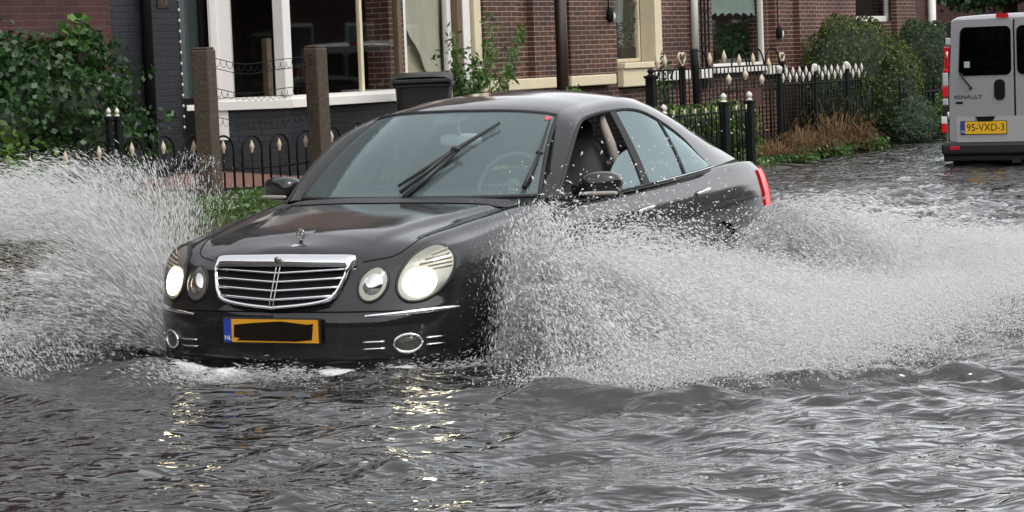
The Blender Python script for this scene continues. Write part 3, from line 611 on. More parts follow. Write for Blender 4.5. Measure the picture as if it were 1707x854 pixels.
for sgn in (1, -1):
    b = MB(); b.grid(sidepane((2.72, 2.66), (3.29, 3.23), sgn), 0, True, flip=sgn < 0); b.build('rear_side_window', MT['sideglass'], car)
    b = MB(); b.grid(sidepane((3.32, 3.26), (3.76, 3.77), sgn), 0, True, flip=sgn < 0); b.build('quarter_window', MT['sideglass'], car)
    b = MB()
    if sgn > 0:   # the driver's window is wound most of the way down
        b.grid(sidepane((2.10, 2.0), (2.63, 2.58), sgn, lambda t: .04+.44*math.sin(t*1.5)**1.0), 0, True, flip=sgn < 0)
    else: b.grid(sidepane((1.60, 1.50), (2.63, 2.58), sgn), 0, True, flip=sgn < 0)
    o = b.build('front_side_window', MT['sideglass'], car)
    if sgn > 0: o['label'] = 'half lowered front window'
    b = MB(); b.tube([mir(p, sgn)+np.array([sgn*.010, 0, .002]) for p in SB[4:]], .0075, 6); b.build('window_trim', MT['rubber'], car)
    b = MB(); b.tube([mir(p, sgn)+np.array([sgn*.016, 0, .004]) for p in SB[48:]], .0035, 6); b.build('chrome_waist_trim', MT['chrome'], car)
    # mirrors
    b = MB(); c = np.array([sgn*.945, 1.76, 1.010])
    rot = Matrix.Rotation(sgn*R(16), 3, 'Z')
    b.ell(c, (.112, .080, .068), 20, 14, 0, rot, .75); b.tube([(sgn*.80, 1.74, .965), (sgn*.87, 1.76, .985), (sgn*.93, 1.78, 1.0)], [.045, .036, .036], 10)
    mr_ = b.build('door_mirror', MT['paint'], car)
    b = MB(); b.tube([c+np.array(rot @ Vector((x, -.066-.006*math.cos(x*9), -.042+.006*abs(x)))) for x in np.linspace(-.095, .095, 12)], [.006, .011, .012, .013, .013, .013, .013, .013, .012, .012, .011, .006], 6); b.build('turn_signal', MT['trim'], mr_)
    b = MB(); b.ell(c+np.array([0, .073, 0]), (.088, .010, .050), 16, 10, 0, rot, .75); b.build('mirror_glass', MT['chrome'], mr_)
    # door handles
    for vh, zh in ((2.50, .828), (3.42, .862)):
        b = MB(); pth = [sproj(vh+dv, zh+.06*dv, sgn, .006+.020*math.sin(math.pi*k/8)**.5) for k, dv in enumerate(np.linspace(-.105, .105, 9))]
        b.tube(pth, [.008, .012, .0135, .014, .014, .014, .0135, .012, .008], 8); b.build('door_handle', MT['chrome'], car)
    # tail lamp, rear bumper strip
    b = MB(); P = []
    for t in np.linspace(0, 1, 12):
        row = []
        for z in np.linspace(.70, .925, 9):
            v = 4.52+.32*t+.08*(.92-z)*(1-t); k = hit((sgn*2, v, z), (-sgn, -.0, 0)) if v < 4.70 else hit((sgn*1.3, v+.6, z), (-sgn*.75, -.66, 0)); row.append(k[0]+k[1]*.012)
        P.append(row)
    b.grid(P, 0, True, flip=sgn < 0); b.build('tail_light', MT['taillit'], car)
    b = MB(); b.tube([sproj(v, .575, sgn, .006) for v in np.linspace(4.30, 4.68, 8)], .010, 6); b.build('bumper_chrome_strip', MT['chrome'], car)
    b = MB(); b.tube([sproj(v, .50+.02*math.sin(v), sgn, .004) for v in np.linspace(1.3, 3.22, 16)], .014, 6); b.build('rub_strip', MT['paint'], car)
# rear window
b = MB(); b.grid([[np.array([bb*(.56*(1-t)+.68*t), 3.52*(1-t)+4.27*t, (1.385-.045*bb*bb)*(1-t)+(1.01)*t+.03*math.sin(math.pi*t)]) for t in np.linspace(0, 1, 10)] for bb in np.linspace(-1, 1, 21)], 0, True); b.build('rear_window', MT['sideglass'], car)
# wipers: one across the screen, one parked up along the driver's pillar
def ws_find(px, py, lift=.02):
    dv = ray(px, py); best = None
    for bb in np.linspace(-1, 1, 81):
        for aa in np.linspace(0, 1, 41):
            p = ws_point(bb, aa); q = c2w(p[0], p[1], p[2])-CAM; e = np.linalg.norm(np.cross(q, dv))/np.linalg.norm(dv)
            if best is None or e < best[0]: best = (e, bb, aa)
    return ws_point(best[1], best[2])+np.array([0, -lift, lift])
A0, A1, A2 = ws_find(662, 318), ws_find(765, 258, .035), ws_find(836, 213)
b = MB(); B0 = np.array([ws_find(686, 318)[0], 1.24, .985])
b.tube([A0*.5+B0*.5, A1], [.010, .008], 6); b.tube([B0, A1+np.array([.008, 0, -.01])], [.017, .011], 6); b.ell(A1, (.03, .016, .016), 10, 8); wp = b.build('wiper', MT['blackplastic'], car)
b = MB(); b.tube([ws_find(668, 314, .012), A1*.5+.5*(A0+A2)/2, A2], [.007, .0125, .008], 6); b.build('blade', MT['rubber'], wp)
C0, C1, C2 = ws_find(879, 318), ws_find(902, 262, .03), ws_find(919, 205)
b = MB(); b.tube([C0, C1], [.015, .009], 6); b.ell(C1, (.022, .014, .014), 10, 8); wp = b.build('wiper', MT['blackplastic'], car)
b = MB(); b.tube([ws_find(885, 312, .012), C1, C2], [.007, .010, .006], 6); b.build('blade', MT['rubber'], wp)
# cabin
b = MB(); cwh = np.array([.37, 1.90, 1.00]); axv = Vector((0, -.88, .48)); qx = Vector((1, 0, 0)); qy = axv.cross(qx)
b.tube([cwh+np.array(qx*(.185*math.cos(t))+qy*(.185*math.sin(t))) for t in np.linspace(0, 2*math.pi, 33)], .016, 8)
b.tube([cwh, cwh-np.array(axv)*.12], .05, 10)
for t in (0, math.pi, 1.5*math.pi): b.tube([cwh, cwh+np.array(qx*(.18*math.cos(t))+qy*(.18*math.sin(t)))], .014, 6)
b.build('steering_wheel', MT['seat'], car)
for uu in (-.37, .37):
    b = MB(); b.ell((uu, 2.62, .93), (.24, .10, .32), 16, 12, 0, Matrix.Rotation(R(-14), 3, 'X'), .7); s_ = b.build('front_seat', MT['seat'], car)
    b = MB(); b.ell((uu, 2.71, 1.235), (.135, .055, .095), 14, 10, 0, Matrix.Rotation(R(-10), 3, 'X'), .7); b.build('headrest', MT['seat'], s_)
    b = MB(); b.ell((uu, 3.62, 1.09), (.13, .05, .075), 12, 10, 0, None, .7); b.build('rear_headrest', MT['seat'], car)
b = MB(); b.tube([ws_point(.02, .93)+np.array([0, .03, -.02]), (.02, 2.02, 1.27)], .012, 6); b.ell((.02, 2.03, 1.245), (.125, .022, .036), 16, 10, 0, None, .6); b.build('rear_view_mirror', MT['lace'], car)
for sgn in (1, -1):
    b = MB(); b.tube([(sgn*.60, 2.60, 1.34), (sgn*.66, 2.60, 1.18), (sgn*.70, 2.62, .98)], [.022, .028, .03], 8); b.build('pillar_trim', MT['trim'], car)
b = MB(); b.grid([[roofp(bb, aa)-np.array([0, 0, .03]) for aa in np.linspace(.02, .98, 10)] for bb in np.linspace(-.98, .98, 11)], 0, True, flip=True); b.build('headliner', MT['room'], car)
# wheels
def wheel(u, v, sgn, parent):
    t = MB(); prof = [(.19, -.10), (.24, -.112), (.30, -.110), (.322, -.085), (.327, 0), (.322, .085), (.30, .110), (.24, .112), (.19, .10)]
    def rev(mbx, prof, n=36, mi=0): mbx.grid([[(u+sgn*x, v+r*math.cos(a), .325+r*math.sin(a)) for r, x in prof] for a in np.linspace(0, 2*math.pi, n+1)], mi, True)
    rev(t, prof); wh = bpy.data.objects.new('wheel', None); COL.objects.link(wh); wh.parent = parent; t.build('tyre', MT['rubber'], wh)
    r = MB(); rev(r, [(.195, .10), (.20, .115), (.185, .11), (.17, .05), (.16, -.08)]); rev(r, [(.0, .10), (.045, .10), (.06, .085), (.06, .02)])
    for k in range(7):
        a = 2*math.pi*k/7; d = np.array([0, math.cos(a), math.sin(a)]); c0 = np.array([u+sgn*.085, v, .325]); r.tube([c0+d*.05, c0+d*.19+np.array([sgn*.012, 0, 0])], [.026, .020], 6)
    r.build('rim', MT['lampsilver'], wh); return wh
for sgn in (1, -1):
    for va, _ in ARCH: wheel(sgn*.79, va, sgn, car)
# ------------------------------------------------------------------ terrace of houses
XF = .35        # the near houses' front plane; the far ones stand at X=0
HH = 5.9; HL_ = 3.35       # eaves of the near pair and of the lower cottages beyond
def wall(mbx, y0, y1, X, ops, zb=-.3, zt=HH, th=.3, mi=0):
    ops = sorted(ops); y = y0
    for (a, b_, c, d) in ops:
        if a > y+1e-4: mbx.box(X-th, X, y, a, zb, zt, mi)
        if c > zb+1e-3: mbx.box(X-th, X, a, b_, zb, c, mi)
        if d < zt-1e-3: mbx.box(X-th, X, a, b_, d, zt, mi)
        y = b_
    if y < y1-1e-4: mbx.box(X-th, X, y, y1, zb, zt, mi)
def house(label, y0, y1, X, HH=5.9, ridge=2.6):
    h = empty('terraced_house', (0, y0, 0), label, 'house', 0, 'terraced houses along the flooded street')
    h.location = (0, 0, 0)
    b = MB(); e = .0
    V = [(X+.35, y0, HH-.25), (X+.35, y1, HH-.25), (X-4, y1, HH+ridge), (X-4, y0, HH+ridge), (X-8.4, y0, HH-.25), (X-8.4, y1, HH-.25), (X+.35, y0, HH-.10), (X+.35, y1, HH-.10), (X-4, y1, HH+ridge+.15), (X-4, y0, HH+ridge+.15)]
    b.add(V, [(0, 1, 2, 3), (3, 2, 5, 4), (6, 9, 8, 7), (0, 6, 7, 1), (0, 3, 9, 6), (1, 7, 8, 2), (4, 5, 8, 9)]); b.build('roof', MT['roof'], h)
    b = MB(); b.box(X-8, X-7.8, y0+.01, y1-.01, -.3, HH); b.box(X-7.8, X-.3, y0+.01, y0+.2, -.3, HH); b.box(X-7.8, X-.3, y1-.2, y1-.01, -.3, HH); b.build('back_and_party_walls', MT['brick_far'], h)
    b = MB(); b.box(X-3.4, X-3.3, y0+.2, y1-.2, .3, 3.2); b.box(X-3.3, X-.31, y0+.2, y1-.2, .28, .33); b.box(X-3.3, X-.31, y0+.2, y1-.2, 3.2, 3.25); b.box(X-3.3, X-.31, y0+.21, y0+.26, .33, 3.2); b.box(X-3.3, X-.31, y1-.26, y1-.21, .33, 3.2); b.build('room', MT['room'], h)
    return h
def frame_mesh(y0, y1, z0, z1, X, fw, d=.07):
    b = MB(); b.box(X-d, X, y0, y0+fw, z0, z1, 0, .006); b.box(X-d, X, y1-fw, y1, z0, z1, 0, .006); b.box(X-d+.002, X-.002, y0+fw, y1-fw, z0, z0+fw, 0, .006); b.box(X-d+.002, X-.002, y0+fw, y1-fw, z1-fw, z1, 0, .006); return b
def window(h, y0, y1, z0, z1, X, fw=.06, mat='white'):
    f = frame_mesh(y0, y1, z0, z1, X, fw).build('window', MT[mat], h)
    b = MB(); b.box(X-.045, X-.035, y0+fw*.8, y1-fw*.8, z0+fw*.8, z1-fw*.8); b.build('pane', MT['pane'], f); return f
def cloth(y0, y1, z0, z1, X, amp, waves, lo=None, n=40, m=12):
    P = []
    for i in range(n):
        t = i/(n-1); zl = z0 if lo is None else lo(t)
        P.append([(X+amp*math.sin(t*waves*6.28+.5*math.sin(3*t))+.3*amp*math.sin(j*.9+t*9), y0+(y1-y0)*t, zl+(z1-zl)*j/(m-1)) for j in range(m)])
    b = MB(); b.grid(P, 0, True); return b
# house A, red brick, left edge of the picture
yA = YX(186, XF)
hA = house('dark red brick house end behind the ivy at the left edge', 6.5, yA, XF)
b = MB(); wall(b, 6.5, yA, XF, []); b.build('wall', MT['brick_red'], hA)
# house B, dark painted brick with the white bay window
yB0, yB1 = yA, YX(806, 0)
hB = house('house with dark painted brick, a white bay window and a draped curtain', yB0, yB1, 0)
yd0, yd1 = YX(301, XF), YX(352, XF)
K1 = np.array([1.0, YX(478, 1.0)]); K0 = K1-.72*np.array([.866, .5]); K2 = np.array([1.0, YX(670, 1.0)]); K3 = np.array([.0, K2[1]+.55])
b = MB(); wall(b, yB0, yd0, XF, []); wall(b, yd0, yd1, XF, [(yd0, yd1, .35, 2.75)]); wall(b, yd1, K0[1], XF, [])
b.box(.0, .08, K0[1]+.003, K0[1]+.02, -.3, HH); b.build('painted_wall', MT['brick_dark'], hB)
yc0, yc1 = YX(674, 0), YX(756, 0); yp1 = YX(790, 0)
b = MB(); wall(b, K0[1]+.003, yB1, 0, [(K0[1]+.15, YX(650, 0), 1.1, 3.0), (yc0, yc1, 1.15, 3.1), (yc1+.0001, yp1, .5, 3.1)]); b.build('brick_wall', MT['brick_mid'], hB)
# entrance: dark glazed door in the painted front
d_ = frame_mesh(yd0, yd1, .35, 2.75, XF-.06, .07).build('front_door', MT['ink'], hB)
b = MB(); b.box(XF-.115, XF-.10, yd0+.06, yd1-.06, ZX(330, 164, XF), 2.7); b.build('door_glass', MT['sideglass'], d_)
b = MB(); b.box(XF-.13, XF-.07, yd0+.06, yd1-.06, .36, ZX(330, 164, XF)); b.build('door_panel', MT['ink'], d_)
b = MB(); y_ = YX(312, XF-.06, 180); y2_ = YX(327, XF-.06, 180); z_ = ZX(318, 185, XF-.06); b.box(XF-.07, XF-.058, y_, y2_, z_, z_+.055, 0, .003); b.build('letter_flap', MT['white'], d_)
b = MB(); xx, yy = XF+.004, YX(271, XF, 6); zz = ZX(271, 14, XF); b.box(XF, XF+.014, yy-.09, yy+.09, zz, zz+.14, 0, .003); pq = b.build('number_plaque', MT['pipe'], hB)
text('house_number', '13', .12, MT['room'], Matrix(((0, 0, 1, XF+.0145), (1, 0, 0, yy), (0, 1, 0, zz+.07), (0, 0, 0, 1))), pq, .001)
b = MB(); y_ = YX(246, XF+.06); b.tube([(XF+.06, y_, -.2), (XF+.06, y_, HH-.2)], .052, 12)
for z_ in (.9, 2.4, 4.2): b.tube([(XF+.06, y_, z_), (XF+.06, y_, z_+.05)], .06, 12)
b.build('downpipe', MT['ink'], hB)
# bay window
bay = bpy.data.objects.new('bay_window', None); COL.objects.link(bay); bay.parent = hB
zs_ = ZX(600, 159, 1.0); zt_ = 2.9
b = MB(); ba = [K0, K1, K2, K3]
def seg_prism(mbx, A, B, z0, z1, th, mi=0, out=0.0, ext=0.0):
    A, B = np.asarray(A, float), np.asarray(B, float); t = (B-A)/np.linalg.norm(B-A); n = np.array([t[1], -t[0]]); L = np.linalg.norm(B-A)
    mbx.prism([(-ext, out), (L+ext, out), (L+ext, -th), (-ext, -th)], (A[0], A[1], z0), (t[0], t[1], 0), (n[0], n[1], 0), (0, 0, 1), z1-z0, mi)
for A_, B_ in zip(ba[:-1], ba[1:]): seg_prism(b, A_, B_, -.3, zs_-.08, .12)
b.build('bay_base', MT['brick_dark'], bay)
b = MB()
for i, (A_, B_) in enumerate(zip(ba[:-1], ba[1:])): seg_prism(b, A_, B_, zs_-.08+.002*i, zs_+.002*i, .14, 0, .055, .035); seg_prism(b, A_, B_, zs_+.002*i, zs_+.035+.002*i, .13, 0, .025, .015)
b.build('sill', MT['white'], bay)
def post2(mbx, P, w_, z0, z1): mbx.box(P[0]-w_/2, P[0]+w_/2, P[1]-w_/2, P[1]+w_/2, z0, z1, 0, .01)
t1 = (K1-K0)/np.linalg.norm(K1-K0)
for A_, B_ in ((K0-.02*t1, K0+.19*t1), ):
    b = MB(); seg_prism(b, A_, B_, zs_+.04, zt_, .10, 0, .03); seg_prism(b, A_+.02*t1, A_+.08*t1, zs_+.04, zt_, .10, 0, .045); b.build('corner_post', MT['white'], bay)
b = MB(); seg_prism(b, K0+.01*t1, K0+.13*t1, ZX(370, 234, .45), zs_-.082, .05, 0, .03); b.build('corner_board', MT['white'], bay)
b = MB(); post2(b, K1-np.array([.05, .0]), .125, zs_+.04, zt_); b.build('corner_post', MT['white'], bay)
ym = YX(604, .97); b = MB(); b.box(.92, .965, ym-.022, ym+.022, zs_+.04, zt_, 0, .004); b.build('mullion', MT['cream'], bay)
b = MB(); post2(b, K2-np.array([.05, .0]), .07, zs_+.04, zt_); b.build('corner_post', MT['brownwood'], bay)
for A_, B_ in zip(ba[:-1], ba[1:]):
    t = (B_-A_)/np.linalg.norm(B_-A_); n = np.array([t[1], -t[0]]); b = MB(); A2_, B2_ = A_-.05*n, B_-.05*n; b.add([(A2_[0], A2_[1], zs_), (B2_[0], B2_[1], zs_), (B2_[0], B2_[1], zt_), (A2_[0], A2_[1], zt_)], [(0, 1, 2, 3)]); b.build('pane', MT['pane'], bay)
b = MB(); b.prism([tuple(K0+[-.3, 0]), tuple(K0), tuple(K1+[.12, -.05]), tuple(K2+[.12, .05]), tuple(K3)], (0, 0, zt_+.002), (1, 0, 0), (0, 1, 0), (0, 0, 1), .25); b.build('bay_roof', MT['white'], bay)
b = MB(); q = np.array([.30, YX(443, .30)]); b.box(q[0]-.03, q[0]+.03, q[1]-.03, q[1]+.05, .95, 1.72); b.box(q[0]-.06, q[0]+.14, q[1]-.3, q[1]+.3, 1.10, 1.15); b.build('wooden_chair_in_window', MT['brownwood'], bay)
# window with the draped curtain, brown and cream door frame
zc_ = ZX(720, 120, 0)
wn = window(hB, yc0, yc1, 1.15, 3.1, -.02, .085)
cz = lambda t: np.interp(t, [0, .15, .45, .72, .85, 1.0], [2.2, 1.95, 1.55, 1.28, 1.24, 1.24])
cloth(yc0+.09, yc1-.02, 1.2, 3.1, -.16, .025, 2.5, cz).build('draped_curtain', MT['curtain'], wn)
b = MB(); b.box(-.29, -.24, yc0+.05, yc1-.05, 1.16, 3.09); b.build('inner_blind', MT['cream'], wn)
yy0 = yc1
dr = MB(); dr.box(-.14, .06, yy0+.01, YX(772, .06), .5, 3.09, 0, .008); dr = dr.build('door_frame', MT['brownwood'], hB)
b = MB(); b.box(-.10, .045, YX(773.5, .045), YX(785, .045), .5, 3.09, 0, .005); b.build('white_batten', MT['white'], dr)
b = MB(); b.box(-.10, .02, YX(786, .02), yp1, .5, 3.09); b.build('red_batten', MT['pipe'], dr)
b = MB(); b.box(.001, .075, YX(792, .07), YX(803, .07), ZX(800, 150, 0), HH-.4, 0, .006); b.build('cream_corner_board', MT['cream'], hB)
# house C, brown brick with piers, cream band and two windows
yC1 = YX(1313, 0); hC = house('brown brick house with a cream base band and a green window valance', yB1, yC1, 0, HL_, 2.3)
zw1 = ZX(1055, 104, 0); zw2 = ZX(1230, 112, 0); zp1 = 1.10; zp0 = ZX(960, 144, 0)
w1 = (YX(1028, 0), YX(1090, 0), zw1, 3.0); w2 = (YX(1188, 0), YX(1279, 0), zw2, 3.0)
b = MB(); wall(b, yB1, yC1, 0, [w1, w2], zb=-.3, zt=HL_); b.build('wall', MT['brick_mid'], hC)
for x0, x1 in ((808, 863), (891, 926), (951, 1024), (1293, 1312)):
    b = MB(); b.box(.001, .10, YX(x0, .1), YX(x1, .1), zp0+.13, HL_-.12); b.build('pier', MT['brick_mid'], hC)
for x0, x1, m_ in ((806, 926, 'cream'), (951, 1026, 'cream'), (1092, 1150, 'white'), (1168, 1186, 'white'), (1281, 1312, 'white')):
    b = MB(); b.box(.002, .125, YX(x0, .125), YX(x1, .125), zp0, zp0+.13, 0, .01); b.build('base_band', MT[m_], hC)
b = MB(); y_ = YX(937, .09); b.tube([(.085, y_, -.2), (.085, y_, HL_-.12)], .072, 12); b.build('downpipe', MT['pipe'], hC)
b = MB(); y_ = YX(1159, .07); b.tube([(.07, y_, ZX(1159, 112, .07)), (.07, y_, HL_-.12)], .052, 12); b.build('downpipe', MT['white'], hC)
wn = window(hC, *w1, -.20, .05, 'cream')
b = MB(); b.box(-.197, .03, w1[1]-.001, w1[1]+.20, zw1-.02, 3.0, 0, .008); b.build('jamb', MT['cream'], wn)
b = MB(); b.box(-.20, .09, w1[0], w1[1]-.10, zp0-.05, zw1-.012, 0, .012); b.box(-.18, .12, w1[0]-.01, w1[1]-.08, zw1-.08, zw1-.002, 0, .01); b.build('sill', MT['cream'], wn)
cloth(w1[0]+.1, w1[1]-.05, zw1+.1, 2.95, -.42, .03, 5).build('net_curtain', MT['lace'], wn)
b = MB(); b.box(-.36, -.24, w1[0]+.06, w1[1]-.06, zw1+.05, zw1+.20, 0, .01); b.build('window_box', MT['ink'], wn)
wn = window(hC, *w2, -.05, .06, 'white')
b = MB(); b.box(-.06, .10, w2[0]-.05, w2[1]+.03, zw2-.075, zw2-.003, 0, .01); b.build('sill', MT['white'], wn)
zv = ZX(1230, 27, -.1); cloth(w2[0]+.06, w2[1]-.06, zv, 2.95, -.16, .012, 6, lambda t: zv+.045*abs(math.sin(t*math.pi*7)), n=120).build('scalloped_valance', MT['valance'], wn)
b = MB()
for k in range(3): b.box(.05, .07, YX(1170+6*k, .06)-.012, YX(1170+6*k, .06)+.012, .9, 3.2)
for k in range(14): b.box(.071, .085, YX(1168, .08), YX(1184, .08), 1.0+.16*k, 1.022+.16*k)
b.build('trellis', MT['iron'], hC)
for x_, y_, X_ in ((1015, 28, .11), (1297, 57, .11)):
    yl = YX(x_, X_, y_); zl = ZX(x_, y_, X_); b = MB(); b.ell((X_+.03, yl-.02, zl+.02), (.05, .05, .10), 12, 8); b.tube([(X_+.01, yl-.02, zl+.1), (X_+.01, yl-.02, 3.2)], .008, 5); la = b.build('wall_lamp', MT['iron'], hC)
    b = MB(); b.ell((X_+.06, yl+.01, zl), (.03, .03, .055), 12, 8); b.build('lamp_glass', MT['tipwhite'], la)
# house D, lighter brick behind the hedge, house E beyond
yD1 = YX(1527, 0); hD = house('brick house with pale joints behind the large clipped hedge', yC1, yD1, 0, HL_, 2.3)
w3 = (YX(1428, 0), YX(1492, 0), ZX(1460, 36, 0), 3.1)
b = MB(); wall(b, yC1, yD1, 0, [w3], zt=HL_); b.build('wall', MT['brick_far'], hD)
b = MB(); b.box(.001, .10, YX(1334, .1), YX(1361, .1), -.3, HL_-.12); b.build('pier', MT['brick_far'], hD)
b = MB(); b.box(.001, .10, YX(1496, .1), YX(1524, .1), -.3, HL_-.12); b.build('pier', MT['brick_mid'], hD)
wn = window(hD, *w3, -.08, .09, 'white')
yE1 = YX(1564, 0); hE = house('dark red house with a white downpipe beyond the second hedge', yD1, yE1, 0, HL_, 2.3)
b = MB(); wall(b, yD1, yE1, 0, [], zt=HL_); b.build('wall', MT['brick_red'], hE)
b = MB(); y_ = YX(1553, .08, 10); b.tube([(.08, y_, -.2), (.08, y_, HL_-.12)], .07, 12); b.build('downpipe', MT['white'], hE)
# the rest of the street, outside the picture: it is what wet paint, glass and water mirror
def far_house(label, x0, x1, y0, y1, hh, face):
    ho = empty('terraced_house', (0, 0, 0), label, 'house', 0, 'houses across the street'); b = MB(); b.box(x0, x1, y0, y1, -.3, hh); b.build('wall', MT['brick_red'], ho)
    b = MB()
    if face == 'x': b.prism([(x0-.3, hh-.1), ((x0+x1)/2, hh+2.6), (x1+.3, hh-.1)], (0, y0, 0), (1, 0, 0), (0, 0, 1), (0, 1, 0), y1-y0)
    else: b.prism([(y0-.3, hh-.1), ((y0+y1)/2, hh+2.6), (y1+.3, hh-.1)], (x0, 0, 0), (0, 1, 0), (0, 0, 1), (1, 0, 0), x1-x0)
    b.build('roof', MT['roof'], ho); n = int(((y1-y0) if face == 'x' else (x1-x0))/2.6)
    for q in range(n):
        b, b2 = MB(), MB()
        if face == 'x': a = y0+1+2.6*q; X0_ = x0 if x0 > 5 else x1; e_ = -1 if x0 > 5 else 1; xs_ = sorted((X0_-.02*e_, X0_+.06*e_)); x2 = sorted((X0_+.062*e_, X0_+.075*e_)); b.box(*xs_, a, a+1.2, .9, 2.4); b2.box(*x2, a+.08, a+1.12, .98, 2.32)
        else: a = x0+1+2.6*q; b.box(a, a+1.2, y1-.02, y1+.06, .9, 2.4); b2.box(a+.08, a+1.12, y1+.062, y1+.075, .98, 2.32)
        f = b.build('window', MT['white'], ho); b2.build('pane', MT['sideglass'], f)
for nm, y0, y1, hh in (('opposite the bay window house', 8, 19, 5.2), ('opposite the low cottages', 19.3, 30, 4.6), ('opposite the parked van', 30.3, 44, 5.4), ('beyond the parked van', 44.3, 60, 4.8), ('at the far end of the street', 60.3, 90, 5.2), ('behind the photographer', -8, 7.7, 5.0), ('further behind the photographer', -24, -8.3, 5.4)):
    far_house('brick house across the street '+nm, 19.5, 27.5, y0, y1, hh, 'x')
far_house('brick house on the near side left of the ivy', -8, .2, -9, 6.2, 6.0, 'x'); far_house('brick house half hidden by the street tree beyond the van', -8, -.3, 58, 76, 5.0, 'x'); far_house('second brick house left of the ivy', -8, .2, -24, -9.3, 6.0, 'x'); far_house('brick house closing the street behind the photographer', -6, 28, -38, -30, 6.4, 'y')
# string of small bulbs on the door edge
sl = empty('string_light', (XF+.02, YX(299, XF+.02), .9), 'string of tiny pale bulbs hanging down the dark brick beside the door', 'string light')
b = MB(); b.tube([(0, 0, -.1), (.004, 0, .8), (0, 0, 2.2)], .004, 5); b.build('cable', MT['iron'], sl)
for k in range(22):
    b = MB(); b.ell((.012, 0, .0+.1*k), (.012, .012, .016), 6, 5); b.build('bulb', MT['tipwhite'], sl)
# paving in the front gardens
b = MB(); gx = np.linspace(.40, 2.45, 8); gy = np.linspace(10, 19.8, 30); b.grid([[(x, y, float(ground_z(np.array(x), np.array(y)))+.03) for y in gy] for x in gx], 0); o = b.build('garden_paving', MT['paving']); tag(o, kind='structure')
# ------------------------------------------------------------------ leaves, grass
def leaf_quads(C, size, name, mat, nrm=None, nj=.6, asp=1.5, droop=0.0, parent=None):
    C = np.asarray(C, float); n = len(C); d = rng.normal(size=(n, 3)) if nrm is None else nrm+nj*rng.normal(size=(n, 3)); d /= np.linalg.norm(d, axis=1)[:, None]
    r = rng.normal(size=(n, 3)); r[:, 2] -= droop; t = r-d*np.sum(r*d, 1)[:, None]; t /= np.linalg.norm(t, axis=1)[:, None]; s = np.cross(d, t)
    L = (size*(.6+.8*rng.random(n)))[:, None]; W_ = L/asp
    V = np.stack([C-t*L*.5, C-t*L*.05+s*W_*.5-d*L*.08, C+t*L*.5, C-t*L*.05-s*W_*.5-d*L*.08], 1).reshape(-1, 3)
    o = bpy.data.objects.new(name, raw_mesh(name, V, np.arange(4*n).reshape(-1, 4), mat)); COL.objects.link(o); o.parent = parent; return o
def blades(C, h, wd, name, mat, lean=.35, parent=None):
    C = np.asarray(C, float); n = len(C); a = rng.uniform(0, 6.28, n); H_ = h*(.5+rng.random(n)); s = np.stack([np.cos(a), np.sin(a), 0*a], 1)*wd*(.6+.8*rng.random(n))[:, None]
    le = rng.normal(size=(n, 3))*lean; le[:, 2] = 1; le /= np.linalg.norm(le, axis=1)[:, None]; tip = C+le*H_[:, None]; bend = rng.normal(size=(n, 3))*.12*H_[:, None]; bend[:, 2] = 0; mid = (C+tip)/2-bend; tip = tip+bend*1.2; tip[:, 2] -= .1*H_
    V = np.stack([C-s, C+s, mid+s*.7, mid-s*.7, tip], 1).reshape(-1, 3); k = np.arange(n)*5
    F = np.concatenate([np.stack([k, k+1, k+2], 1), np.stack([k, k+2, k+3], 1), np.stack([k+3, k+2, k+4], 1)])
    o = bpy.data.objects.new(name, raw_mesh(name, V, F, mat)); COL.objects.link(o); o.parent = parent; return o
def gz(x, y): return ground_z(np.asarray(x, float), np.asarray(y, float))
# verge grass
px_, py_ = [], []
def scatter(n, x0, x1, y0, y1, dens=None):
    x = rng.uniform(x0, x1, n); y = rng.uniform(y0, y1, n); k = (x < edgeX(y)-.12) & ((x > 2.5) | (y > 20.5)); x, y = x[k], y[k]
    pn = .5+.5*np.sin(2.3*x+1.1*y)*np.sin(1.7*y-1.9*x)+.35*rng.normal(size=len(x)); k = pn > .15; x, y = x[k], y[k]; return np.stack([x, y, gz(x, y)-.01], 1)
G = np.concatenate([scatter(42000, 2.5, 5.3, 7, 21), scatter(26000, .3, 3.4, 21, 38)])
o = blades(G, .075, .006, 'verge_grass', MT['grass']); tag(o, 'rough green grass growing on the verge beside the flooded road', 'grass', kind='stuff')
G2 = np.concatenate([scatter(3500, 2.6, 5.2, 9, 20), scatter(5000, .4, 3.2, 21, 37)]); o = leaf_quads(G2+[0, 0, .06], .06, 'ground_cover', MT['weed'], nrm=np.array([0, 0, 1.0]), nj=.5); tag(o, 'low broad leaved weeds scattered through the verge grass', 'weeds', kind='stuff')
def clump(x, y, rad, h, label, n=1800, grp='dry grass tufts on the verge'):
    e = empty('dry_grass_clump', (x, y, float(gz(x, y))), label, 'dry grass', 0, grp)
    a = rng.uniform(0, 6.28, n); r = rad*np.sqrt(rng.random(n)); C = np.stack([r*np.cos(a)*1.3, r*np.sin(a), 0*a], 1)
    Hh = h*.72*(1-.55*(r/rad)**2)*(.75+.5*np.sin(3*a+r*9)); V0 = C; le = np.stack([np.cos(a)*.55*r/rad, np.sin(a)*.55*r/rad, np.ones(n)], 1)+.45*rng.normal(size=(n, 3)); tip = C+le*Hh[:, None]*(.6+.5*rng.random(n))[:, None]
    tip2 = tip+np.stack([np.cos(a), np.sin(a), -.8+0*a], 1)*(.35*Hh)[:, None]; s = np.stack([-np.sin(a), np.cos(a), 0*a], 1)*.0045
    V = np.stack([C-s, C+s, tip+s, tip-s, tip2], 1).reshape(-1, 3); k = np.arange(n)*5; F = np.concatenate([np.stack([k, k+1, k+2], 1), np.stack([k, k+2, k+3], 1), np.stack([k+3, k+2, k+4], 1)])
    o = bpy.data.objects.new('blades', raw_mesh('blades', V, F, MT['drygrass'])); COL.objects.link(o); o.parent = e
    cr = leaf_quads(C*1.1+np.stack([.1+0*a, 0*a, .35*h*rng.random(n)], 1), .045, 'green_undergrowth', MT['weed'], parent=e); return e
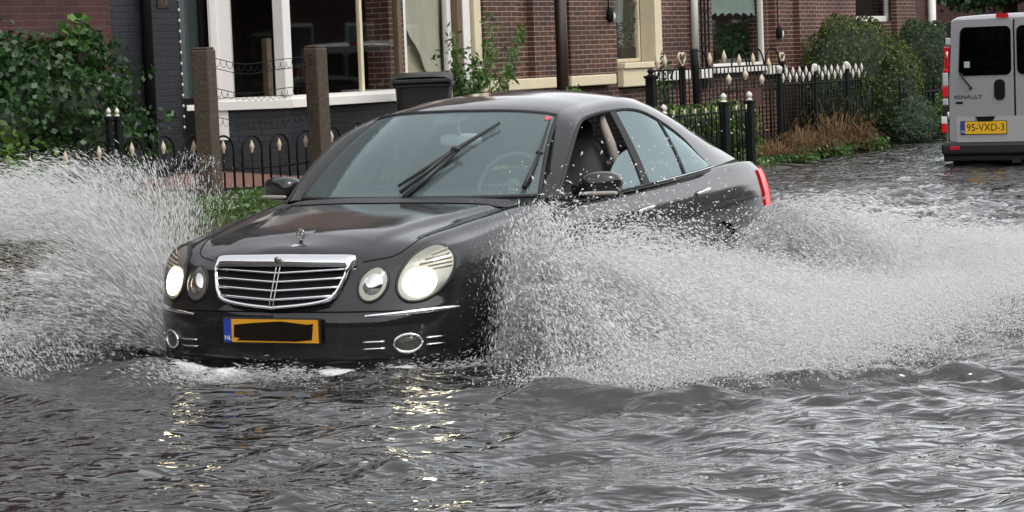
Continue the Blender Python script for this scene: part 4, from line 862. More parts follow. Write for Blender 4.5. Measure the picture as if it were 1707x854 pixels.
def atx(px, X, py=200): p = at(px, py, X=X); return p[0], p[1]
x, y = atx(1338, 2.0); clump(x, y, .40, .30, 'flattened brown dry grass tuft nearest the water at the iron railing', 2600)
x, y = atx(1395, 1.75); clump(x, y, .45, .42, 'taller orange brown dry grass tuft in front of the clipped hedge', 2600)
x, y = atx(1300, 2.3); clump(x, y, .28, .22, 'small dry grass tuft by the low fence corner', 1300)
p = at(20, 455, Z=.30); clump(p[0], p[1], .45, .30, 'orange brown dry grass tuft behind the spray at the left edge', 2200)
# shrubs
def shell(c, rad, n, top_flat=1.0, lump=.12, inner=.35, seed=0):
    d = rng.normal(size=(n, 3)); d /= np.linalg.norm(d, axis=1)[:, None]; d[:, 2] = np.where(d[:, 2] < -.75, -d[:, 2], d[:, 2])
    sgn = np.sign(d); q = sgn*np.abs(d)**top_flat; q /= np.max(np.abs(q), axis=1)[:, None]**0 ; r = 1+lump*(np.sin(7*d[:, 0]+seed)*np.sin(6*d[:, 1]+2*seed)+np.sin(9*d[:, 2]+5*d[:, 0]))-inner*rng.random(n)**2.2
    return np.asarray(c)+q*np.asarray(rad)*r[:, None], d
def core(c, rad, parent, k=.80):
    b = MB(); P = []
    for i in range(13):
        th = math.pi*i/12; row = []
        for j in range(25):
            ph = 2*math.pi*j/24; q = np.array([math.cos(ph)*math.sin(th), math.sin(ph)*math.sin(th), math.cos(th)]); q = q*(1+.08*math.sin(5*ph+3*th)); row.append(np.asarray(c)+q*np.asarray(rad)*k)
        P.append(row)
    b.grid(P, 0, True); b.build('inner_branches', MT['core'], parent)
def shrub(name, label, cat, blobs, n, leaf, mat, flat=.8, lump=.10, inner=.35, asp=1.5, nj=.7, group=None, coreK=.8):
    c0 = blobs[0][0]; zb = float(gz(c0[0], c0[1])); e = empty(name, (c0[0], c0[1], zb), label, cat, 0, group); o0 = np.array([c0[0], c0[1], zb]); PP, DD = [], []
    tot = sum(b_[1][0]*b_[1][2] for b_ in blobs)
    for k, (c, rad) in enumerate(blobs):
        P, D = shell(np.array(c)-o0, rad, int(n*rad[0]*rad[2]/tot), flat, lump, inner, k); PP.append(P); DD.append(D)
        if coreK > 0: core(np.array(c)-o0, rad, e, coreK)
    leaf_quads(np.concatenate(PP), leaf, 'foliage', mat, np.concatenate(DD), nj, asp, .3, e)
    b = MB(); b.tube([(0, 0, -.1), (.02, .01, .5*(blobs[0][0][2]-zb)), (.0, .03, blobs[0][0][2]-zb)], [.04, .035, .02], 7); b.build('stem', MT['bark'], e); return e
p = at(75, 150, X=1.6); shrub('ivy_bush', 'big dark ivy bush climbing in front of the red brick at the left edge', 'bush', [((1.6, p[1], 1.12), (.55, .95, .55)), ((1.7, p[1]-.9, .95), (.5, .7, .55)), ((1.75, p[1]+.35, .82), (.45, .65, .45)), ((1.55, YX(130, 1.55), 1.50), (.30, .40, .25)), ((1.55, YX(40, 1.55), 1.45), (.30, .42, .26))], 9500, .058, MT['ivy'], 1.0, .25, .6, 1.25, 1.0, coreK=.60)
x, y = atx(131, 1.7); e = empty('ivy_shoot', (x, y, 1.5), 'pale green shoot rising above the ivy against the brick', 'plant shoot')
zt = ZX(135, 28, 1.7)-1.5; b = MB(); b.tube([(0, 0, -.3), (.02, .04, .2), (.0, .03, zt-.03)], [.012, .009, .004], 6); b.build('stem', MT['twig'], e)
t = rng.random(60); leaf_quads(np.stack([.06*rng.normal(size=60), .09*rng.normal(size=60)+.03, zt-.26*t], 1), .085, 'leaves', MT['weed'], parent=e, asp=1.3)
p = at(10, 260, X=3.6); shrub('leafy_bush', 'low bright leafy bush in front of the fence at the left edge', 'bush', [((3.6, p[1]-.15, .72), (.35, .42, .36)), ((3.9, p[1]-.5, .55), (.4, .5, .30))], 1500, .055, MT['lime'], 1.0, .2, .6, 1.5, 1.2, coreK=.5)
# clipped hedges on the right
yh = YX(1430, 1.35); k0 = np.array([1.35, yh+.35])
shrub('clipped_hedge', 'large round-topped clipped hedge behind the spear-tipped railing', 'hedge', [((.75, YX(1420, .75), 1.05), (.62, 1.25, .80)), ((.75, YX(1405, .75)+.1, .55), (.55, 1.05, .7)), ((.95, YX(1468, .95), .75), (.55, .85, .82)), ((1.30, YX(1488, 1.30), .45), (.42, .55, .85))], 26000, .044, MT['hedge'], .88, .05, .22, 1.6, .8, coreK=.88)
shrub('clipped_hedge', 'smaller darker clipped hedge between the large hedge and the van', 'hedge', [((.9, YX(1545, .9, 60), .95), (.60, 1.05, .80)), ((.9, YX(1552, .9, 60), .45), (.55, 1.05, .6))], 12000, .048, MT['hedge2'], .85, .05, .25, 1.6, .8, coreK=.88)
p = at(1528, 215, X=1.9); shrub('rosemary_bush', 'grey green feathery bush in front of the darker hedge', 'bush', [((1.9, p[1], .30), (.28, .42, .32)), ((2.0, p[1]-.3, .18), (.25, .4, .26))], 3600, .06, MT['rosemary'], 1, .15, .5, 4, .9, coreK=.55)
p = at(1568, 200, X=2.0); shrub('green_bush', 'small green bush half hidden by the van', 'bush', [((2.0, p[1]+.3, .28), (.3, .5, .34))], 1400, .06, MT['weed'], 1, .15, .5, 2.5, .9, coreK=.6)
yl0, yl1 = YX(1120, 2.55), YX(1243, 2.55)
bl = [((2.35, yl0+(yl1-yl0)*t, .60+.02*math.sin(9*t)), (.24, .55, .20)) for t in np.linspace(0, 1, 8)]+[((2.35, yl0+(yl1-yl0)*t, .38), (.24, .6, .24)) for t in np.linspace(0, 1, 6)]
shrub('low_hedge', 'bright green low hedge filling the low hooped fence', 'hedge', bl, 5200, .05, MT['lime'], 1.0, .12, .4, 1.6, .9, coreK=.7)
x, y = atx(1110, .75, 150); shrub('climbing_plant', 'thin climbing plant on the ornate gate post', 'plant', [((.75, y, .85), (.10, .14, .45))], 300, .05, MT['weed'], 1, .2, .7, 1.6, 1.1, coreK=0)
x, y = atx(955, .5, 150); shrub('doorstep_plant', 'small green plant at the foot of the brown downpipe', 'plant', [((.5, y, .92), (.15, .22, .14))], 300, .05, MT['lime'], 1, .2, .7, 1.6, 1.1, coreK=0)
x, y = atx(1046, -.30, 60); e = empty('potted_conifer', (-.30, y, zw1+.19), 'pointed green houseplants behind the cream framed window', 'houseplant')
n = 420; t = rng.random(n); k = rng.integers(0, 3, n); cy = np.array([.12, -.28, .40])[k]; hh_ = np.array([.60, .35, .30])[k]; leaf_quads(np.stack([.05*rng.normal(size=n), cy+.16*(1-t)*rng.normal(size=n)*.7, hh_*t], 1), .06, 'foliage', MT['ivy'], parent=e, asp=2)
b = MB(); b.tube([(0, .12, 0), (0, .12, .5)], .01, 6); b.tube([(0, -.28, 0), (0, -.28, .3)], .01, 6); b.tube([(0, .4, 0), (0, .4, .25)], .01, 6); b.build('stem', MT['bark'], e)
yq = YX(1232, -.3, 70); e = empty('window_plants', (-.3, yq, zw2), 'leafy houseplants inside the window with the green valance', 'houseplant')
n = 900; leaf_quads(np.stack([-.15*rng.random(n), rng.uniform(-.75, .75, n), .15+.32*rng.random(n)+.1*rng.normal(size=n)], 1), .085, 'foliage', MT['ivy'], parent=e, asp=2.2)
b = MB(); b.box(-.12, .0, -.7, .7, -.05, .12); b.build('trough', MT['stone'], e)
# tall weeds behind the bin: leaning stems
x, y = atx(770, .9, 150); zg = float(gz(x, y)); e = empty('tall_weeds', (x, y, zg), 'tall leaning green weeds growing behind the wheelie bin', 'weeds')
LL, b = [], MB()
for (px0, py0, px1, py1, X0, X1) in ((775, 150, 818, 25, .9, .55), (800, 165, 822, 62, .7, .45), (790, 170, 868, 45, .8, .5), (812, 170, 872, 40, .5, .35), (768, 140, 752, 50, .95, .9), (815, 175, 850, 110, .6, .5), (775, 150, 790, 95, .95, .7), (770, 160, 800, 120, .95, .8), (765, 165, 760, 85, .95, .9)):
    p0, p1 = at(px0, py0, X=X0)-[x, y, zg], at(px1, py1, X=X1)-[x, y, zg]; p0[2] = min(p0[2], .1)
    path = [p0*(1-t)+p1*t+np.array([0, .05*math.sin(3*t), .10*math.sin(math.pi*t)]) for t in np.linspace(0, 1, 8)]; b.tube(path, [.009]*6+[.006, .003], 5)
    for t in np.linspace(.2, 1, 110): q = p0*(1-t)+p1*t+np.array([0, .05*math.sin(3*t), .10*math.sin(math.pi*t)]); LL.append(q+.042*rng.normal(size=3))
b.build('stems', MT['weed'], e); leaf_quads(np.array(LL), .085, 'leaves', MT['weed'], parent=e, asp=3.2, droop=.2)
LL = np.stack([.16*rng.normal(size=700), .14*rng.normal(size=700)-.05, .60+.28*rng.normal(size=700)], 1); leaf_quads(LL, .08, 'lower_leaves', MT['ivy'], parent=e, asp=2)
b = MB(); p = at(778, 153, X=.6); b.lathe([(.10, 0), (.135, .10), (.15, .13), (.13, .14)], (p[0], p[1], p[2]-.10), 16); o = b.build('flower_pot', MT['paving']); tag(o, 'reddish flower pot on the ground beside the bin', 'flower pot')
# tree whose crown hangs above the van
tp_ = at(1680, 0, d=50); e = empty('street_tree', (tp_[0], tp_[1], 0), 'leafy street tree spreading above the parked van', 'tree')
b = MB(); b.tube([(0, 0, -.3), (.05, 0, 1.5), (.0, .1, 3.0), (.2, .1, 5)], [.22, .18, .15, .08], 10)
for a in range(7):
    an = a*.9; b.tube([(0, .1, 2.2+.2*a), (1.3*math.cos(an), 1.3*math.sin(an), 2.9+.25*a), (2.5*math.cos(an), 2.5*math.sin(an), 3.2+.3*a)], [.08, .05, .02], 7)
b.build('trunk', MT['bark'], e)
P, D = [], []
for k in range(30):
    c = np.array([.3+rng.normal()*1.5, rng.normal()*1.3, 3.3+1.6*rng.random()]); c[2] -= .20*abs(c[0]); q, d = shell(c, (.8, .8, .6), 420, 1, .25, .6, k); P.append(q); D.append(d)
for k in range(46):
    c = np.array([-2.6+.13*k+.2*rng.normal(), -1.0+.9*rng.normal(), 2.25+.75*rng.random()]); q, d = shell(c, (.6, .6, .42), 380, 1, .25, .6, k); P.append(q); D.append(d)
leaf_quads(np.concatenate(P), .13, 'crown', MT['ivy'], np.concatenate(D), 1.0, 1.5, .3, e)
# ------------------------------------------------------------------ wooden posts, wire, panel fence
def wood_post(px, py_top, X, label):
    p = at(px, py_top, X=X); zb = float(gz(X, p[1]))-.15; b = MB(); h = p[2]-zb; w_ = .075
    b.box(-w_, w_, -w_*.9, w_*.9, 0, h-.02, 0, .012); b.box(-w_*.9, w_*.9, -w_*.8, w_*.8, h-.021, h, 0, .010)
    o = b.build('wooden_post', MT['timber']); o.location = (X, p[1], zb); o.rotation_euler = (R(.6), 0, R(rng.normal()*6)); return tag(o, label, 'post', 'weathered garden posts'), p
po1, q1 = wood_post(340, 79, 2.75, 'weathered square wooden post standing beside the dark glazed door')
po2, q2 = wood_post(527, 76, 2.75, 'weathered square wooden post in front of the bay window glass')
wf = empty('wire_fence', (2.75, q1[1]+.08, .5), 'sagging ornamental wire strung between the two wooden posts', 'wire fence')
y0_, y1_ = .0, q2[1]-q1[1]-.16
for zt_, lp in ((1.03, 1), (.95, 0), (.79, 1), (.56, 1)):
    b = MB(); pts = [(0, y0_+(y1_-y0_)*t, zt_-.5+.5-.06*math.sin(math.pi*t)*(1+.3*math.sin(7*t))) for t in np.linspace(0, 1, 24)]; b.tube(pts, .0032, 4)
    o = b.build('strand', MT['iron'], wf)
    if lp:
        b = MB(); n = 150; b.tube([(0, y0_+(y1_-y0_)*t+.016*math.sin(t*2*math.pi*17), zt_-.035-.06*math.sin(math.pi*t)-.03*math.cos(t*2*math.pi*17)) for t in np.linspace(0, 1, n)], .0024, 4); b.build('wire_loops', MT['iron'], o)
b = MB(); b.box(-.02, .02, -.03, .0, .96, 1.10, 0, .004); b.build('bracket', MT['tipwhite'], wf)
pX = 1.0; e = empty('timber_panel', (pX, YX(80, pX), .3), 'brown board panel with a capped post behind the ivy', 'garden panel')
ya, yb = YX(-40, pX)-YX(80, pX), YX(152, pX)-YX(80, pX); zt_ = ZX(80, 64, pX)-.3
b = MB()
for k in range(7): b.box(-.012, .012, ya, yb, .15+k*(zt_-.16)/7, .15+(k+1)*(zt_-.16)/7-.006)
b.build('boards', plain('brown_boards', (.055, .036, .022), .8, var=.3, vscale=8), e)
b = MB(); b.box(-.04, .04, ya, yb, zt_, zt_+.03, 0, .005); b.build('cap_rail', MT['timber'], e)
b = MB(); yy = YX(158, pX)-YX(80, pX); b.box(-.04, .04, yy-.05, yy+.05, 0, zt_+.05, 0, .006); b.box(-.055, .055, yy-.07, yy+.07, zt_+.05, zt_+.075, 0, .006); b.build('post', MT['pipe'], e)
# ------------------------------------------------------------------ iron fences
def arc(w_, h0, r, n=14):       # a hoop: two legs and a half circle, in the fence plane (y, z)
    return [(0, -w_/2, 0), (0, -w_/2, h0)]+[(0, -w_/2*math.cos(t), h0+r*math.sin(t)) for t in np.linspace(0, math.pi, n)[1:-1]]+[(0, w_/2, h0), (0, w_/2, 0)]
def tipmesh(h, r, name, mat):
    b = MB(); b.lathe([(.004, -.02), (r*.55, 0), (r*.5, h*.12), (r, h*.38), (r*.75, h*.62), (r*.25, h*.9), (.001, h)], (0, 0, 0), 8); return b.mesh(name, mat)
def put(name, me, parent, loc, rz=0, sc=1):
    o = bpy.data.objects.new(name, me); COL.objects.link(o); o.parent = parent; o.location = loc; o.rotation_euler = (0, 0, rz); o.scale = (sc, sc, sc); return o
def finial_post(parent, y, h, r, hf, mat_post, mat_tip, name='fence_post', x=0):
    b = MB(); b.box(-r, r, -r, r, -.15, h, 0, .006); b.box(-r*1.25, r*1.25, -r*1.25, r*1.25, h-.02, h+.012, 0, .004); o = b.build(name, mat_post, parent); o.location = (x, y, 0)
    b = MB(); b.lathe([(r*.95, .012), (r*.8, .022), (r*.45, .034), (r*.75, hf*.5), (r*.85, hf*.66), (r*.6, hf*.88), (r*.2, hf), (.002, hf+.006)], (0, 0, h), 10); b.build('finial', mat_tip, o); return o
# left: black hoops with a pale spear inside each
XF1 = 2.6; f1 = empty('hoop_fence', (XF1, 16.0, 0), 'low black hooped fence with pale spear tips beneath the bay window', 'fence', 0, 'iron garden fences')
b = MB(); b.tube(arc(.27, .34, .115), .0095, 6); hoopm = b.mesh('hoop', MT['iron']); b = MB(); b.tube([(0, 0, 0), (0, 0, .325)], .008, 6); barm = b.mesh('spear_bar', MT['iron']); tipm = tipmesh(.095, .022, 'spear_tip', MT['gilt'])
ys = YX(420, XF1, 250); k0 = -19
for k in range(k0, 6):
    y = ys+.39*k; z = float(gz(XF1, y))+.03
    if 180 < 0: continue
    put('hoop', hoopm, f1, (0, y-16, z)); bo = put('spear_bar', barm, f1, (0, y-16, z)); tp = put('spear_tip', tipm, bo, (0, 0, .325))
for zz, nm in ((.055, 'bottom_rail'), (.215, 'middle_rail')):
    b = MB(); b.tube([(0, ys+.39*k-16, float(gz(XF1, ys+.39*k))+zz) for k in np.arange(k0-.5, 6.5, .5)], .009, 6); b.build(nm, MT['iron'], f1)
b = MB(); P = []
for k in np.arange(k0-.5, 7, .5):
    y = ys+.39*k; z = float(gz(XF1, y)); P.append([(-.05, y-16, z-.1), (-.05, y-16, z+.035), (.05, y-16, z+.035), (.05, y-16, z-.1)])
b.grid(P, 0, False); b.build('kerb', MT['stone'], f1)
for px in (181, 195): finial_post(f1, YX(px, XF1, 190)-16, ZX(px, 197, XF1), .022, .075, MT['iron'], MT['tipwhite'], 'gate_post')
# right: low hooped fence round the green hedge
XF2 = 2.9; f2 = empty('hoop_fence', (XF2, 25.0, 0), 'low dark hooped railing with white knob posts around the bright low hedge', 'fence', 0, 'iron garden fences')
ya, yb = YX(1075, XF2, 200), YX(1250, XF2, 200); zr = ZX(1250, 183, XF2); zb = float(gz(XF2, yb))+.02
b = MB(); b.tube(arc(.125, zr-zb+.05, .06, 10), .0085, 6); hm2 = b.mesh('hoop', [MT['irongreen']]); b = MB(); b.tube([(0, 0, 0), (0, 0, zr-zb)], .008, 6); bm2 = b.mesh('bar', MT['irongreen'])
b = MB(); b.tube([(0, .0625, .0), (0, .0625, .085)], .011, 6); hl2 = b.mesh('hoop_highlight', MT['gilt'])  # pale sleeve on one hoop leg, a highlight put into the colour
y = yb-.16
while y > ya:
    ho = put('hoop', hm2, f2, (0, y-25, zb)); put('hoop_highlight', hl2, ho, (0, 0, zr-zb-.02)); put('bar', bm2, f2, (0, y-.135-25, zb)); y -= .27
for zz, nm in ((zr-zb, 'top_rail'), (.08, 'bottom_rail')):
    b = MB(); b.tube([(0, ya-25, zb+zz), (0, yb-25, zb+zz)], .012, 6); b.build(nm, MT['irongreen'], f2)
for px, pt in ((1107, 188), (1207, 168), (1250, 165)):
    finial_post(f2, YX(px, XF2, 200)-25, ZX(px, pt+4, XF2), .045, .11, MT['irongreen'], MT['tipwhite'])
# ornate fence with arches behind the low hedge
XF3 = 1.0; f3 = empty('ornate_railing', (XF3, 28.0, 0), 'ornate black railing with arches and a gilt heart below the green valance window', 'railing', 0, 'iron garden fences')
ya, yb = YX(1085, XF3, 130), YX(1312, XF3, 130); zt_ = ZX(1240, 108, XF3)-.02; zb = float(gz(XF3, 29.5))
b = MB(); b.tube([(0, 0, 0), (0, 0, zt_-zb)], .009, 6); bm3 = b.mesh('bar', MT['irongreen']); b = MB(); b.tube([(0, -.24*math.cos(t), .23*math.sin(t)) for t in np.linspace(0, math.pi, 16)], .011, 6); am3 = b.mesh('arch', MT['iron']); tp3 = tipmesh(.16, .036, 'spear_tip', MT['gilt'])
y = ya; i = 0
while y < yb: put('bar', bm3, f3, (0, y-28, zb)); y += .12
b = MB(); b.tube([(0, ya-28, zt_), (0, yb-28, zt_)], .013, 6); b.build('top_rail', MT['iron'], f3); b = MB(); b.tube([(0, ya-28, zb+.1), (0, yb-28, zb+.1)], .013, 6); b.build('bottom_rail', MT['iron'], f3)
for px in (1182, 1248, 1277, 1303): put('arch', am3, f3, (0, YX(px-16, XF3, 100)-28, zt_))
for px, py in ((1183, 104), (1207, 100), (1232, 106), (1255, 104), (1281, 112), (1108, 108), (1095, 110)): put('spear_tip', tp3, f3, (.0, YX(px, XF3, 100)-28, ZX(px, py, XF3)-.03))
for px in (1095, 1118):   # quarter arches stepping down at the left end
    y = YX(px, XF3, 115)-28; b = MB(); b.tube([(0, y+.42*(1-math.cos(t)), ZX(px, 135, XF3)+.22*math.sin(t)) for t in np.linspace(.1, math.pi/2, 10)], .012, 6); b.build('quarter_arch', MT['iron'], f3)
finial_post(f3, ya-28, ZX(1085, 128, XF3), .055, .10, MT['iron'], MT['iron'])
hp = finial_post(f3, YX(1137, XF3, 120)-28, ZX(1137, 114, XF3), .035, .02, MT['iron'], MT['iron'], 'heart_post'); hz = ZX(1137, 112, XF3)
b = MB(); b.tube([(0, .10*.062*16*math.sin(t)**3, .0062*(13*math.cos(t)-5*math.cos(2*t)-2*math.cos(3*t)-math.cos(4*t))) for t in np.linspace(0, 2*math.pi, 40)], .016, 6); o = b.build('heart', MT['gilt'], hp); o.location = (0, 0, hz+.10)
b = MB(); y = YX(1160, XF3+.15, 120)-28; b.tube([(.15, y+.02, zb), (.15, y, ZX(1158, 120, XF3)), (.15, y-.04, ZX(1155, 82, XF3))], .05, 8); b.build('leaning_post', MT['iron'], f3)
hp = finial_post(f3, YX(1304, XF3, 120)-28, ZX(1304, 105, XF3), .03, .02, MT['iron'], MT['iron'], 'heart_post')
b = MB(); b.tube([(0, .075*.062*16*math.sin(t)**3, .005*(13*math.cos(t)-5*math.cos(2*t)-2*math.cos(3*t)-math.cos(4*t))) for t in np.linspace(0, 2*math.pi, 40)], .014, 6); o = b.build('heart', MT['gilt'], hp); o.location = (0, 0, ZX(1304, 96, XF3)); hp.name = 'heart_post'
# rusty gate in front of it with a lower row of tips
XG = 1.15; gt_ = empty('garden_gate', (XG, 29.0, 0), 'dark rusty garden gate with three pale tips between the ornate railing and the spear railing', 'gate')
ya, yb = YX(1206, XG, 150), YX(1296, XG, 150); zb = float(gz(XG, 29.5))+.05
for i, (px, py) in enumerate(((1215, 132), (1229, 128), (1243, 124), (1256, 128), (1270, 132), (1284, 130))):
    y = YX(px, XG, 140)-29; zt_ = ZX(px, py+4, XG); b = MB(); b.tube([(0, y, zb), (0, y, zt_)], .010, 6); o = b.build('bar', MT['irongreen'], gt_)
    if i % 2 == 0: put('cross_tip', tipmesh(.13, .045, 'cross_tip', MT['gilt']), o, (0, y, zt_-.03))
for zz in (zb+.12, ZX(1250, 150, XG)):
    b = MB(); b.tube([(0, ya-29, zz), (0, yb-29, zz)], .014, 6); b.build('rail', MT['irongreen'], gt_)
b = MB(); b.box(-.012, .012, YX(1240, XG, 140)-29, YX(1268, XG, 140)-29, ZX(1250, 150, XG)-.22, ZX(1250, 150, XG)+.02); b.build('rusty_plate', plain('rust', (.06, .018, .012), .8, var=.4, vscale=8), gt_)
# spear railing
XF4 = 1.2; f4 = empty('spear_railing', (XF4, 32.0, 0), 'dark green spear-tipped railing with white ball posts in front of the clipped hedge', 'railing', 0, 'iron garden fences')
ya, yb = YX(1300, XF4, 140), YX(1455, XF4, 140); zr = ZX(1375, 137, XF4); zb = float(gz(XF4, 32))
b = MB(); b.tube([(0, 0, 0), (0, 0, zr-zb+.05)], .009, 6); b1 = b.mesh('bar', MT['irongreen']); b = MB(); b.tube([(0, 0, 0), (0, 0, zr-zb+.13)], .009, 6); b2 = b.mesh('bar', MT['irongreen']); tp4 = tipmesh(.125, .026, 'spear_tip', MT['tipwhite'])
n = int((yb-ya)/.115)
for k in range(n+1):
    y = ya+.115*k; o = put('bar', b1 if k % 2 else b2, f4, (0, y-32, zb)); put('spear_tip', tp4, o, (0, 0, zr-zb+(.04 if k % 2 else .12)))
for zz, nm in ((zr, 'top_rail'), (zb+.12, 'bottom_rail')):
    b = MB(); b.tube([(0, ya-32, zz), (0, yb-32, zz)], .014, 6); b.build(nm, MT['irongreen'], f4)
for px, py in ((1299, 122), (1358, 118), (1411, 114), (1452, 110)):
    o = finial_post(f4, YX(px, XF4, 120)-32, ZX(px, py+2, XF4), .028, .04, MT['irongreen'], MT['irongreen'])
    b = MB(); b.lathe([(.016, -.05), (.022, .0), (.040, .045), (.046, .08), (.034, .105), (.002, .118)], (0, 0, ZX(px, py+2, XF4)), 10); b.build('ball_top', MT['tipwhite'], o)
# far low railing between the hedges and the van
XF5 = 1.6; f5 = empty('low_railing', (XF5, 38.0, 0), 'plain low black railing behind the grey green bush near the van', 'railing', 0, 'iron garden fences')
ya, yb = YX(1500, XF5, 150), YX(1585, XF5, 150); zr = ZX(1540, 153, XF5); zt_ = ZX(1540, 132, XF5); zb = float(gz(XF5, 38))
k = 0; y = ya
while y < yb:
    b = MB(); b.tube([(0, 0, zb), (0, 0, zt_), (0, -.06, zt_+.03)] if k % 3 == 0 else [(0, 0, zb), (0, 0, zr+.08)], .011, 6); o = b.build('bar', MT['iron'], f5); o.location = (0, y-38, 0); y += .16; k += 1
for zz in (zr, zb+.15):
    b = MB(); b.tube([(0, ya-38, zz), (0, yb-38, zz)], .014, 6); b.build('rail', MT['iron'], f5)
# ------------------------------------------------------------------ wheelie bin
bp_ = at(706, 122, X=1.62); zg = float(gz(1.62, bp_[1])); wb = empty('wheelie_bin', (1.62, bp_[1], zg), 'black wheelie bin with a domed lid between the bay window and the weeds', 'wheelie bin', R(28))
H_ = bp_[2]-zg-.09
b = MB(); P = []
for t in np.linspace(0, 1, 8):
    hw, hd = .215+.065*t, .235+.09*t; z = .04+(H_-.04)*t; row = []
    for k in range(33):
        a = 2*math.pi*k/32; sp = lambda q: math.copysign(abs(q)**.28, q); row.append((hw*sp(math.cos(a)), hd*sp(math.sin(a)), z))
    P.append(row)
b.grid(P, 0, True, flip=True); b.box(-.29, .29, -.335, .335, H_-.05, H_-.005, 0, .012); b.build('body', MT['bin'], wb)
b = MB(); b.tube([(-.2, -.0, .1), (.2, .0, .1)], .02, 6)
for s in (1, -1): b.tube([(s*.22, .22, .10), (s*.27, .22, .10)], .10, 16)
b.build('wheels', MT['rubber'], wb)
b = MB(); P = []
for i, t in enumerate(np.linspace(0, 1, 12)):
    y = -.40+.80*t; z = H_+.03+.075*math.sin(math.pi*min(1, .15+.75*t))**.7-.03*(1-t); P.append([(x, y, z+.012*math.cos(x*5)-(.035 if abs(x) > .29 else 0)) for x in (-.305, -.30, -.24, -.1, 0, .1, .24, .30, .305)])
b.grid(P, 0, True); b.grid([[(x, y_, z_-.028) for x, y_, z_ in row] for row in P], 0, True, flip=True); b.box(-.29, .29, -.395, -.36, H_-.005, H_+.035, 0, .01); b.box(-.22, .22, .35, .43, H_-.01, H_+.05, 0, .015); b.build('lid', MT['bin'], wb)
b = MB(); b.box(.277, .282, -.05, .0, H_-.22, H_-.10); b.build('sticker', MT['tipwhite'], wb)
# ------------------------------------------------------------------ silver van seen from behind
vl = at(1576, 262, d=28.3); van = empty('parked_van', (vl[0]+.86, vl[1], -.24), 'silver panel van seen from behind with tall red tail lights and yellow plate', 'van', R(1.5))
def vsec(y, k, zt_, n=40):
    pts = []
    hw = lambda z: (.86-.0*z)*k if z < 1.15 else (.86-.085*((z-1.15)/.8)**1.3)*k
    r = .13; zs = list(np.linspace(.36, zt_-r, 12)); L = [(hw(z), z) for z in zs]; w1_ = hw(zt_-r)
    L += [(w1_-r+r*math.cos(a), zt_-r+r*.8*math.sin(a)) for a in np.linspace(.2, math.pi/2, 7)]
    L += [(x, zt_-r+r*.8+.018*(1-(x/(w1_-r))**2)) for x in np.linspace(w1_-r, 0, 8)[1:]]
    L = L+[(-x, z) for x, z in L[-2::-1]]; return [(x, y, z) for x, z in L]
b = MB(); secs = [(0.0, .955, 1.925), (.015, .975, 1.950), (.05, .992, 1.968), (.10, 1, 1.975), (.6, 1.0, 1.985), (2.2, 1, 1.99), (3.3, .995, 1.97), (3.9, .97, 1.86)]
P = [vsec(*s) for s in secs]; b.grid(P, 0, True, flip=True)
P = [vsec(3.9, .97, 1.86), vsec(4.25, .95, 1.3), vsec(4.8, .88, .95)]; b.grid(P, 0, True, flip=True); b.add(P[-1], [list(range(len(P[-1])))[::-1]])
vb = b.build('body', MT['silver'], van)
b = MB(); re_ = vsec(0, .955, 1.925); b.add(re_, [list(range(len(re_)))]); b.build('rear_face', MT['silver'], vb)
VU = lambda px: (px-1576)/(134.0)-.86
VZ = lambda py: 1.68-(py-66.0)/139.0
def rrect(x0, x1, z0, z1, r, n=5):
    pts = []
    for cx, cz, a0 in ((x1-r, z1-r, 0), (x0+r, z1-r, 90), (x0+r, z0+r, 180), (x1-r, z0+r, 270)):
        for k in range(n+1): a = R(a0+90*k/n); pts.append((cx+r*math.cos(a), cz+r*math.sin(a)))
    return pts
def vpan(name, pts, y, th, mat, parent, bev=0):
    b = MB(); b.prism(pts, (0, y, 0), (1, 0, 0), (0, 0, 1), (0, -1, 0), th); return b.build(name, mat, parent)
